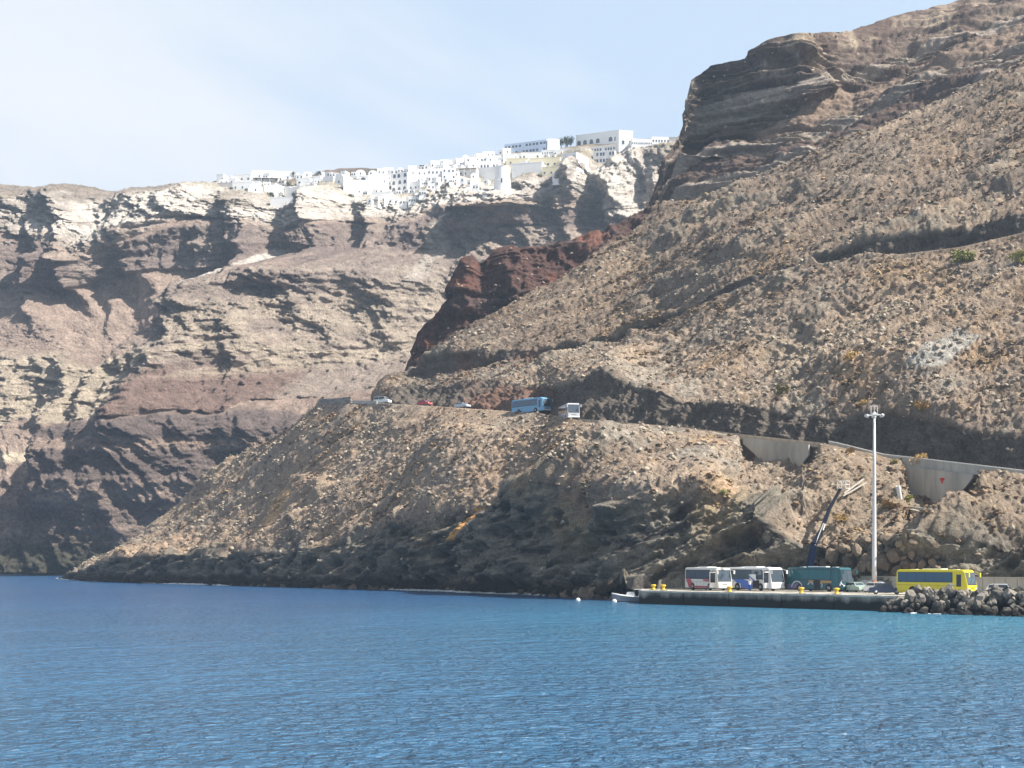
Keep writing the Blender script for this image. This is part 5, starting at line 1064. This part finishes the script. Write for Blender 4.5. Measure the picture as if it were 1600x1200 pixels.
# ------------------------------------------------------------------ walls along the road
def wall_run(name, label, xs, top, bot, m, thick=.35, inner=0.0, upper=False, cap=None, part='wall_panel', cat='wall'):
    P = [road_edge(x, inner, upper) for x in xs]; e = empty(name, P[0]); tag(e, label, cat)
    for i in range(len(P) - 1):
        a, c = P[i], P[i + 1]; d = Vector((c.x - a.x, c.y - a.y, 0)); L_ = d.length; dz = c.z - a.z
        t0, t1 = (top[i], top[i + 1]) if isinstance(top, (list, tuple)) else (top, top); b0, b1 = (bot[i], bot[i + 1]) if isinstance(bot, (list, tuple)) else (bot, bot)
        g = 0.015
        def blk(za0, za1, zb0, zb1, y0, y1): # lower/upper z at both ends
            return [(g, y0, za0), (L_ - g, y0, zb0), (L_ - g, y1, zb0), (g, y1, za0), (g, y0, za1), (L_ - g, y0, zb1), (L_ - g, y1, zb1), (g, y1, za1)]
        F6 = ((3, 2, 1, 0), (4, 5, 6, 7), (0, 1, 5, 4), (1, 2, 6, 5), (2, 3, 7, 6), (3, 0, 4, 7))
        o = MB().poly(blk(b0, t0, dz + b1, dz + t1, -thick, 0), F6).build(part, m, e); o.location = a - P[0]; o.rotation_euler = (0, 0, math.atan2(d.y, d.x))
        if cap:
            k = MB().poly(blk(t0 + .002, t0 + .14, dz + t1 + .002, dz + t1 + .14, -thick - .06, .06), F6).build('coping', cap, o)
    return e
m_par = concrete('parapet_concrete', (158, 153, 144), (186, 181, 170), 0.5, False); m_cap = mat('parapet_cap', (0.76, 0.73, 0.68), 0.9, var=0.1)
wall_run('road_parapet', 'pale concrete parapet along the lower cliff road, right of the lamp mast head', list(np.linspace(1296, 1716, 36)), .62, -.9, m_par, .35, 0, cap=m_cap)
wall_run('retaining_wall', 'grey concrete retaining wall under the road, left of the lamp mast', [1163, 1180, 1198, 1216, 1234, 1252, 1266], -.35, [-1.5, -3.0, -5.0, -6.5, -6.2, -4.5, -2.2], m_conc, .5, -0.6)
wall_run('retaining_wall', 'grey concrete retaining wall with a red mark, right of the lamp mast', [1416, 1432, 1448, 1464, 1480, 1496, 1512, 1522], -.95, [-3.5, -6.5, -7.5, -7.5, -7.0, -5.0, -3.0, -1.5], m_conc, .5, -0.6)
wall_run('kerb_wall', 'low tan kerb wall along the cliff road below the white coach', list(np.linspace(905, 1290, 30)), .28, -.6, mat('tan_kerb', (0.42, 0.34, 0.25), .95, var=.3, scale=1.5), .3)
# red mark on the retaining wall
p = road_edge(1475, -0.6) + Vector((0, 0, -2.6)); q = road_edge(1480, -0.6); q0 = road_edge(1464, -0.6); ang = math.atan2(q.y - q0.y, q.x - q0.x)
o = MB().prism([(-.42, .45), (-.38, .05), (-.12, -.1), (-.16, -.45), (.14, -.45), (.16, -.05), (.44, .12), (.42, .42), (.1, .5)], -.56, -.53).build('painted_mark', mat('red_paint', (0.55, 0.04, 0.02), .7)); o.location = p; o.rotation_euler = (0, 0, ang)
tag(o, 'red painted mark on the grey retaining wall', 'painted mark')
# stone wall at the hairpin
m_stone = boulder_mat('hairpin_stone', (112, 104, 96), (168, 158, 144))
hw_ = empty('stone_wall', road_edge(497)); tag(hw_, 'grey dry stone wall at the hairpin bend, left of the white minivan', 'wall')
P0 = road_edge(497); P1 = road_edge(548); n = 11; hd = Vector((P1.x - P0.x, P1.y - P0.y, 0)); 
st = [MB().box(0, hd.length / n - .04, -.45, .05, 0, .40, .06).mesh('stone', m_stone), MB().box(0, hd.length / n - .04, -.40, .05, 0, .42, .08).mesh('stone', m_stone)]
for j in range(6):
    for i in range(n):
        o = meshobj('stone', random.choice(st), None, hw_); t = (i + (.5 if j % 2 else 0)) / n; o.location = hd * t + Vector((0, random.uniform(-.04, .04), -1.0 + j * .42 + (P1.z - P0.z) * t)); o.rotation_euler = (0, 0, math.atan2(hd.y, hd.x) + random.uniform(-.02, .02))
wall_run('kerb_wall', 'low pale kerb between the stone wall and the white minivan', list(np.linspace(552, 590, 6)), .55, -.8, m_par, .3)
wall_run('retaining_wall', 'small concrete wall at the bend of the upper road', [985, 996, 1008, 1020, 1031], [.2, .4, .5, .4, .2], [-2.4, -2.6, -2.4, -2.0, -1.2], m_conc, .4, -.3, True)
wall_run('retaining_wall', 'short concrete wall beside the upper road above the slope', [1136, 1149, 1162, 1175], [.6, .7, .7, .5], [-1.2, -1.2, -1.2, -1.0], m_conc, .4, -.3, True)
wall_run('kerb_wall', 'long low kerb of the upper road under its dark bank', list(np.linspace(640, 980, 30)), .35, -.7, m_par, .3, -.1, True)

# ------------------------------------------------------------------ lamp mast
m_galv = mat('galvanised_steel', (0.62, 0.60, 0.60), 0.5, 0.2, .08, 1.0); m_rust = mat('rust_paint', (0.34, 0.12, 0.05), .8, var=.4, scale=5)
B0 = qpos(1366, 203, DZ); Hm = 26.0
e = empty('lamp_mast', B0); tag(e, 'tall grey lamp mast with a ring of floodlights on the quay', 'lamp mast')
b = MB(); b.lathe([(.36, 1.6), (.34, 4), (.29, 10), (.23, 18), (.17, Hm - 1.2)], 16); b.build('pole', m_galv, e, True)
MB().lathe([(.40, 0), (.40, .1), (.375, .12), (.365, 1.6)], 16).build('rust_base', m_rust, e, True)
MB().lathe([(.62, 0), (.62, .06), (.60, .08)], 16).build('base_flange', m_rust, e)
MB().lathe([(.18, Hm - 1.25), (.26, Hm - 1.1), (.26, Hm - .4), (.1, Hm - .3)], 12).build('head_collar', m_galv, e)
fr = MB()
for a in np.linspace(0, 2 * math.pi, 13)[:-1]:
    fr.tube((1.0 * math.cos(a), 1.0 * math.sin(a), Hm - .75), (1.0 * math.cos(a + .5236), 1.0 * math.sin(a + .5236), Hm - .75), .04, n=6)
for a in (0, 1.57, 3.14, 4.71): fr.tube((0, 0, Hm - .75), (math.cos(a), math.sin(a), Hm - .75), .04, n=6)
fr.build('lamp_ring', m_galv, e)
for i in range(6):
    a = i * math.pi / 3 + .3; fl = MB().box(-.32, .32, -.12, .12, -.22, .18, .04).build('floodlight', m_galv, e); fl.location = (1.25 * math.cos(a), 1.25 * math.sin(a), Hm - .85); fl.rotation_euler = (R(-55), 0, a - math.pi / 2)
    MB().box(-.28, .28, .122, .135, -.18, .14).build('lens', m_lamp, fl)
tf = MB(); tf.box(-.55, .55, -.04, .04, Hm + .48, Hm + .56)
for x in (-.45, 0, .45): tf.box(x - .04, x + .04, -.03, .03, Hm - .75, Hm + .48)
tf.build('top_frame', m_galv, e)

# ------------------------------------------------------------------ truck crane with a work basket
m_navy = mat('crane_navy', (0.008, 0.010, 0.022), .45, .1); m_cblue = mat('crane_blue', (0.010, 0.022, 0.07), .4, .1); m_steel = mat('boom_steel', (0.34, 0.33, 0.30), .5, .3)
T0 = qpos(1266, 217, DZ); e = empty('truck_crane', T0, R(-50)); tag(e, 'dark blue truck crane behind the teal coach, its thin boom raised to the slope', 'crane')
mw = Matrix.Translation(T0) @ Matrix.Rotation(R(-50), 4, 'Z'); inv = mw.inverted()
MB().box(-4.5, 3.4, -1.15, 1.15, .8, 1.15, .04).build('chassis', m_navy, e)
cb_ = MB().prism([(3.5, .6), (5.6, .6), (5.65, 1.6), (5.35, 2.6), (3.5, 2.65)], -1.15, 1.15).build('cab', m_cblue, e); MB().box(5.44, 5.52, -1.0, 1.0, 1.65, 2.4).build('windscreen', g_dark, cb_)
for x in (4.5, -1.6, -3.0):
    for sd in (-1, 1): wheel(e, x, sd * 1.05, .5, sd > 0)
MB().lathe([(.7, 1.15), (.7, 1.5), (.5, 1.6), (.45, 3.4)], 14).build('turret', m_navy, e); MB().box(-.75, .75, -.6, .6, 3.2, 4.1, .06).build('turret_head', m_navy, e)
def clear(px, py, Yv): return at(px, py, min(Yv, surf(px, py, 9).y - 1.6))
pts = [clear(1265, 884, 217), clear(1271, 851, 219), clear(1283, 830, 220.5), clear(1296, 795, 224), clear(1313, 764, 228)]
loc = [inv @ p for p in pts]
def boom(a, b_, w0, w1, m, nm):
    a = Vector(a); b_ = Vector(b_); d = (b_ - a).normalized(); u = d.cross(Vector((0, 0, 1))).normalized(); v = u.cross(d); vs = []
    for c, w in ((a, w0), (b_, w1)): vs += [c + u * w + v * w, c - u * w + v * w, c - u * w - v * w, c + u * w - v * w]
    return MB().poly(vs, [(3, 2, 1, 0), (4, 5, 6, 7)] + [(i, (i + 1) % 4, (i + 1) % 4 + 4, i + 4) for i in range(4)]).build(nm, m, e)
boom(loc[0] - Vector((0, 0, .3)), loc[1], .42, .36, m_cblue, 'boom_section'); boom(loc[1], loc[2], .34, .30, m_navy, 'boom_section'); boom(loc[2] - (loc[3] - loc[2]) * .15, loc[3], .26, .22, m_navy, 'boom_section'); boom(loc[3], loc[4], .19, .16, m_navy, 'boom_section')
MB().tube(loc[1] + Vector((.25, 0, -.1)), loc[2] + Vector((.35, .1, 1.2)), .09, n=8).build('hydraulic_ram', m_steel, e)
MB().tube(loc[2] + Vector((.3, 0, .1)), loc[2] + (loc[3] - loc[2]) * .25 + Vector((.3, 0, .2)), .13, n=8).build('hose_carrier', m_steel, e)
bk = MB(); c = loc[4] + Vector((.6, 0, .1)); m_wht = mat('basket_white', (0.75, 0.75, 0.74), .6)
bx_ = empty('dummy', (0, 0, 0)) if False else None
for x in (-.8, 0, .8):
    for y in (-.5, .5): bk.tube((c.x + x, c.y + y, c.z), (c.x + x, c.y + y, c.z + 1.1), .04, n=6)
for z in (.55, 1.1):
    for y in (-.5, .5): bk.tube((c.x - .8, c.y + y, c.z + z), (c.x + .8, c.y + y, c.z + z), .04, n=6)
    for x in (-.8, .8): bk.tube((c.x + x, c.y - .5, c.z + z), (c.x + x, c.y + .5, c.z + z), .04, n=6)
bk.box(c.x - .85, c.x + .85, c.y - .55, c.y + .55, c.z - .08, c.z)
bk.build('work_basket', m_wht, e)

# pale beams and a broken slab left on the slope, the white drain pipe
m_beam = mat('weathered_timber', (0.50, 0.45, 0.38), .9, var=.2, scale=3)
def beam(x0, y0, x1, y1, r, label, m, name='wooden_beam', cat='beam'):
    a = surf(x0, y0); b_ = surf(x1, y1); off = Vector((0, -.7, .45)); a = a + off; b_ = b_ + off
    d = b_ - a; o = MB().box(0, d.length, -r, r, -r * .7, r * .7, .01).build(name, m); o.location = a; o.rotation_euler = d.to_track_quat('X', 'Z').to_euler(); tag(o, label, cat); return o
beam(1316, 774, 1350, 753, .14, 'long pale timber beam on the slope by the work basket, upper of the two', m_beam)
beam(1318, 778, 1352, 757, .12, 'long pale timber beam on the slope by the work basket, lower of the two', m_beam)
beam(1420, 794, 1452, 803, .16, 'pale broken concrete beam in the gully right of the lamp mast', m_conc, 'concrete_beam')
beam(1424, 800, 1454, 810, .34, 'broken concrete slab lying across the gully', m_conc, 'concrete_slab', 'slab')
p = surf(1406, 770); b = MB(); b.lathe([(.34, 0), (.34, 2.2), (.27, 2.2), (.27, 0.05)], 14); o = b.build('drain_pipe', mat('pipe_white', (0.7, 0.7, 0.68), .6)); o.location = p + Vector((0, -.6, -.8)); o.rotation_euler = (R(18), R(-14), 0); tag(o, 'short white drain pipe sticking out of the slope right of the lamp mast', 'pipe')

# white sacks heaped round the foot of the mast
m_sack = mat('white_sack', (0.74, 0.72, 0.68), .9, var=.12, scale=2.0, bump=.4)
def sack_mesh(seed):
    r = random.Random(seed); b = MB(); b.box(-.45, .45, -.45, .45, 0, .75); bmesh.ops.subdivide_edges(b.bm, edges=b.bm.edges[:], cuts=3, use_grid_fill=True)
    for v in b.bm.verts:
        q = v.co - Vector((0, 0, .37)); k = q.normalized() * .56; v.co = Vector((0, 0, .37)) + q.lerp(k, .55) + Vector((r.uniform(-.03, .03), r.uniform(-.03, .03), r.uniform(-.02, .03)))
        v.co.z = max(0, v.co.z)
    return b.mesh('sack', m_sack, True)
SK = [sack_mesh(i) for i in range(3)]
sk = empty('sack_heap', qpos(1358, 206.0)); tag(sk, 'heap of bulging white sacks at the foot of the lamp mast', 'sacks')
for i in range(16):
    o = meshobj('sack', random.choice(SK), None, sk); o.location = (random.uniform(-1.8, 3.2), random.uniform(-.5, 1.2), 0 if i < 9 else .66); o.rotation_euler = (0, 0, random.uniform(0, 3)); s = random.uniform(.8, 1.2); o.scale = (s, s, s)

# ------------------------------------------------------------------ people on the quay
def person(label, loc, rz, shirt, trousers, lean=0.0, arm=0.6):
    e = empty('person', loc, rz); tag(e, label, 'person', 'people on the quay')
    me = bpy.data.meshes.new('body')
    f = math.sin(lean); u = math.cos(lean)
    hip = Vector((0, 0, .92)); ch = hip + Vector((.48 * f, 0, .48 * u)); nk = ch + Vector((.12 * f, 0, .12 * u)); hd_ = nk + Vector((.10 * f + .02, 0, .16))
    J = [hip, hip + Vector((.2 * f, 0, .22 * u)), ch, nk, hd_, hd_ + Vector((.01, 0, .11))]
    rad = [(.15, .12), (.14, .11), (.17, .11), (.06, .06), (.095, .085), (.07, .065)]
    E = [(i, i + 1) for i in range(5)]
    for sd in (-1, 1):
        k = len(J); sh = ch + Vector((0, sd * .17, .03)); el = sh + Vector((.10 + arm * .12, sd * .06, -.27)); wr = el + Vector((.10 + arm * .18, -sd * .02, -.20 + arm * .12)); ha = wr + Vector((.06, 0, -.07))
        J += [sh, el, wr, ha]; rad += [(.065, .06), (.045, .045), (.034, .034), (.045, .025)]; E += [(2, k), (k, k + 1), (k + 1, k + 2), (k + 2, k + 3)]
        k = len(J); hp = hip + Vector((0, sd * .09, -.06)); kn = Vector((.05, sd * .11, .49)); an = Vector((-.02, sd * .12, .09)); to = Vector((.16, sd * .13, .045))
        J += [hp, kn, an, to]; rad += [(.095, .09), (.062, .06), (.045, .045), (.045, .03)]; E += [(0, k), (k, k + 1), (k + 1, k + 2), (k + 2, k + 3)]
    me.from_pydata([tuple(p) for p in J], E, [])
    o = meshobj('body', me, None, e)
    md = o.modifiers.new('skin', 'SKIN'); md.use_smooth_shade = True
    for i, r in enumerate(rad): me.skin_vertices[0].data[i].radius = r
    me.skin_vertices[0].data[0].use_root = True
    o.modifiers.new('sub', 'SUBSURF').render_levels = 2
    m, t, b = nodemat('clothing'); N = t.nodes.new; K = t.links.new
    tcn = N('ShaderNodeTexCoord'); sp = N('ShaderNodeSeparateXYZ'); K(tcn.outputs['Object'], sp.inputs[0]); r = N('ShaderNodeValToRGB'); r.color_ramp.interpolation = 'CONSTANT'
    top_z = nk.z; mr = N('ShaderNodeMapRange'); mr.inputs['From Max'].default_value = 2.0; K(sp.outputs['Z'], mr.inputs['Value']); K(mr.outputs[0], r.inputs[0])
    el_ = r.color_ramp.elements; el_[0].position = 0; el_[0].color = (.03, .025, .02, 1); el_[1].position = .05; el_[1].color = (*trousers, 1)
    x = el_.new(.47); x.color = (*shirt, 1); x = el_.new(top_z / 2.0); x.color = (.42, .24, .16, 1); x = el_.new(min(.99, (hd_.z + .06) / 2)); x.color = (.03, .02, .015, 1)
    K(r.outputs[0], b.inputs['Base Color']); b.inputs['Roughness'].default_value = .85; me.materials.append(m)
    return e
person('man in a pale shirt and dark trousers beside the nose of the teal coach', qpos(1312, 199.5), R(-20), (.55, .55, .62), (.03, .03, .035), .35)
person('person in a white shirt and blue trousers at the open hold of the blue-striped coach', qpos(1171.5, 208.5), R(70), (.72, .72, .72), (.03, .08, .35), .25)

# ------------------------------------------------------------------ moored boat and buoys left of the quay
m_hull = mat('boat_white', (0.78, 0.78, 0.76), .4, var=.06); m_hullg = mat('boat_grey', (0.22, 0.24, 0.28), .5)
Bp = at(985, 939.5, 221); Bp.z = 0.0; e = empty('motor_boat', Bp, R(168)); tag(e, 'small white motor boat moored at the left end of the quay', 'boat')
secs = [(-2.2, .85, .75), (-1.0, .95, .80), (.4, .95, .90), (1.6, .70, 1.05), (2.5, .28, 1.22), (2.9, .03, 1.3)]; vs = []; fs = []
for x, w, h in secs: vs += [(x, -w, h), (x, -w * .75, .1), (x, 0, -.25), (x, w * .75, .1), (x, w, h)]
for i in range(len(secs) - 1): fs += [[i * 5 + j, i * 5 + j + 1, i * 5 + j + 6, i * 5 + j + 5] for j in range(4)]
fs += [[0, 1, 2, 3, 4], [25, 26, 27, 28, 29][::-1]]
b = MB(); b.poly(vs, fs); b.build('hull', m_hullg, e)
MB().poly([(x, s * w * .97, h - .02) for x, w, h in secs for s in (-1, 1)], [[2 * i, 2 * i + 2, 2 * i + 3, 2 * i + 1] for i in range(5)]).build('deck', m_hull, e)
b = MB()
for i in range(5):
    (x0, w0, h0), (x1, w1, h1) = secs[i], secs[i + 1]
    for s in (-1, 1): b.tube((x0, s * w0, h0), (x1, s * w1, h1), .09, n=6)
b.build('gunwale', m_hull, e)
MB().prism([(-.9, .7), (.7, .8), (.45, 1.5), (-.6, 1.55)], -.55, .55).build('console', m_hull, e)
MB().prism([(.5, 1.15), (.62, 1.15), (.48, 1.5), (.42, 1.5)], -.5, .5).build('windscreen', g_dark, e)
b = MB(); 
for s in (-.7, .7): b.tube((-1.3, s, .7), (-1.6, s, 1.9), .05, n=6)
b.box(-2.1, -.6, -.75, .75, 1.9, 1.98); b.build('sun_roof', m_hull, e)
MB().box(-2.55, -2.2, -.2, .2, .1, 1.0, .05).build('outboard_motor', m_black, e)
buoy = MB().lathe([(.02, -.3), (.28, -.2), (.38, 0), (.34, .2), (.2, .34), (.06, .4)], 14).mesh('float', m_hull, True); ringm = MB().lathe([(.03, .38), (.09, .4), (.09, .5), (.03, .52)], 8).mesh('mooring_ring', m_iron)
for x, y, lab in [(903, 938.5, 'white mooring buoy farther left of the boat'), (960, 940.5, 'white mooring buoy close to the bow of the boat')]:
    p = at(x, y, CZ * F / (y - YH)); e = empty('mooring_buoy', (p.x, p.y, .05)); tag(e, lab, 'buoy', 'white mooring buoys'); meshobj('float', buoy, None, e); meshobj('mooring_ring', ringm, None, e)
# pale beach under the far wall
V_ = np.array([[((x - 800) / F * Yq, Yq, .12 + .9 * (Yq - 650) / 9 + .1 * math.sin(x)) for x in np.linspace(-110, 118, 60)] for Yq in (648.5, 651, 654, 660)])
tag(sheet('far_beach', V_, mat('pale_shingle', (.62, .58, .52), .95, var=.2, scale=.5)), kind='structure')
# road surfaces on both benches
def road_sheet(k, x0, x1, name):
    xs_ = np.linspace(x0, x1, 120); rows = []
    for t in (.05, .35, .65, .97): rows.append([road_edge(x, t * (9 if k == 3 else 6), k == 6) + Vector((0, 0, .03)) for x in xs_])
    tag(sheet(name, np.array([[tuple(p) for p in r] for r in rows]), mat('asphalt', (.06, .06, .062), .9, var=.2, scale=1.0)), kind='structure')
road_sheet(3, 505, 1716, 'cliff_road'); road_sheet(6, 615, 1716, 'upper_road')

# ------------------------------------------------------------------ haze in the air between the camera and the far wall
def haze():
    m = bpy.data.materials.new('haze_air'); m.use_nodes = True; t = m.node_tree; t.nodes.clear()
    o = t.nodes.new('ShaderNodeOutputMaterial'); v = t.nodes.new('ShaderNodeVolumePrincipled')
    v.inputs['Color'].default_value = (0.66, 0.82, 1.0, 1); v.inputs['Density'].default_value = HAZE; v.inputs['Anisotropy'].default_value = 0.2
    t.links.new(v.outputs[0], o.inputs['Volume'])
    b = MB(); b.box(-1500, 1500, -150, 2300, -7.5, 312)
    tag(b.build('haze', m), 'pale sunlit haze in the air over the bay', kind='stuff')
HAZE = 0.00014
haze()
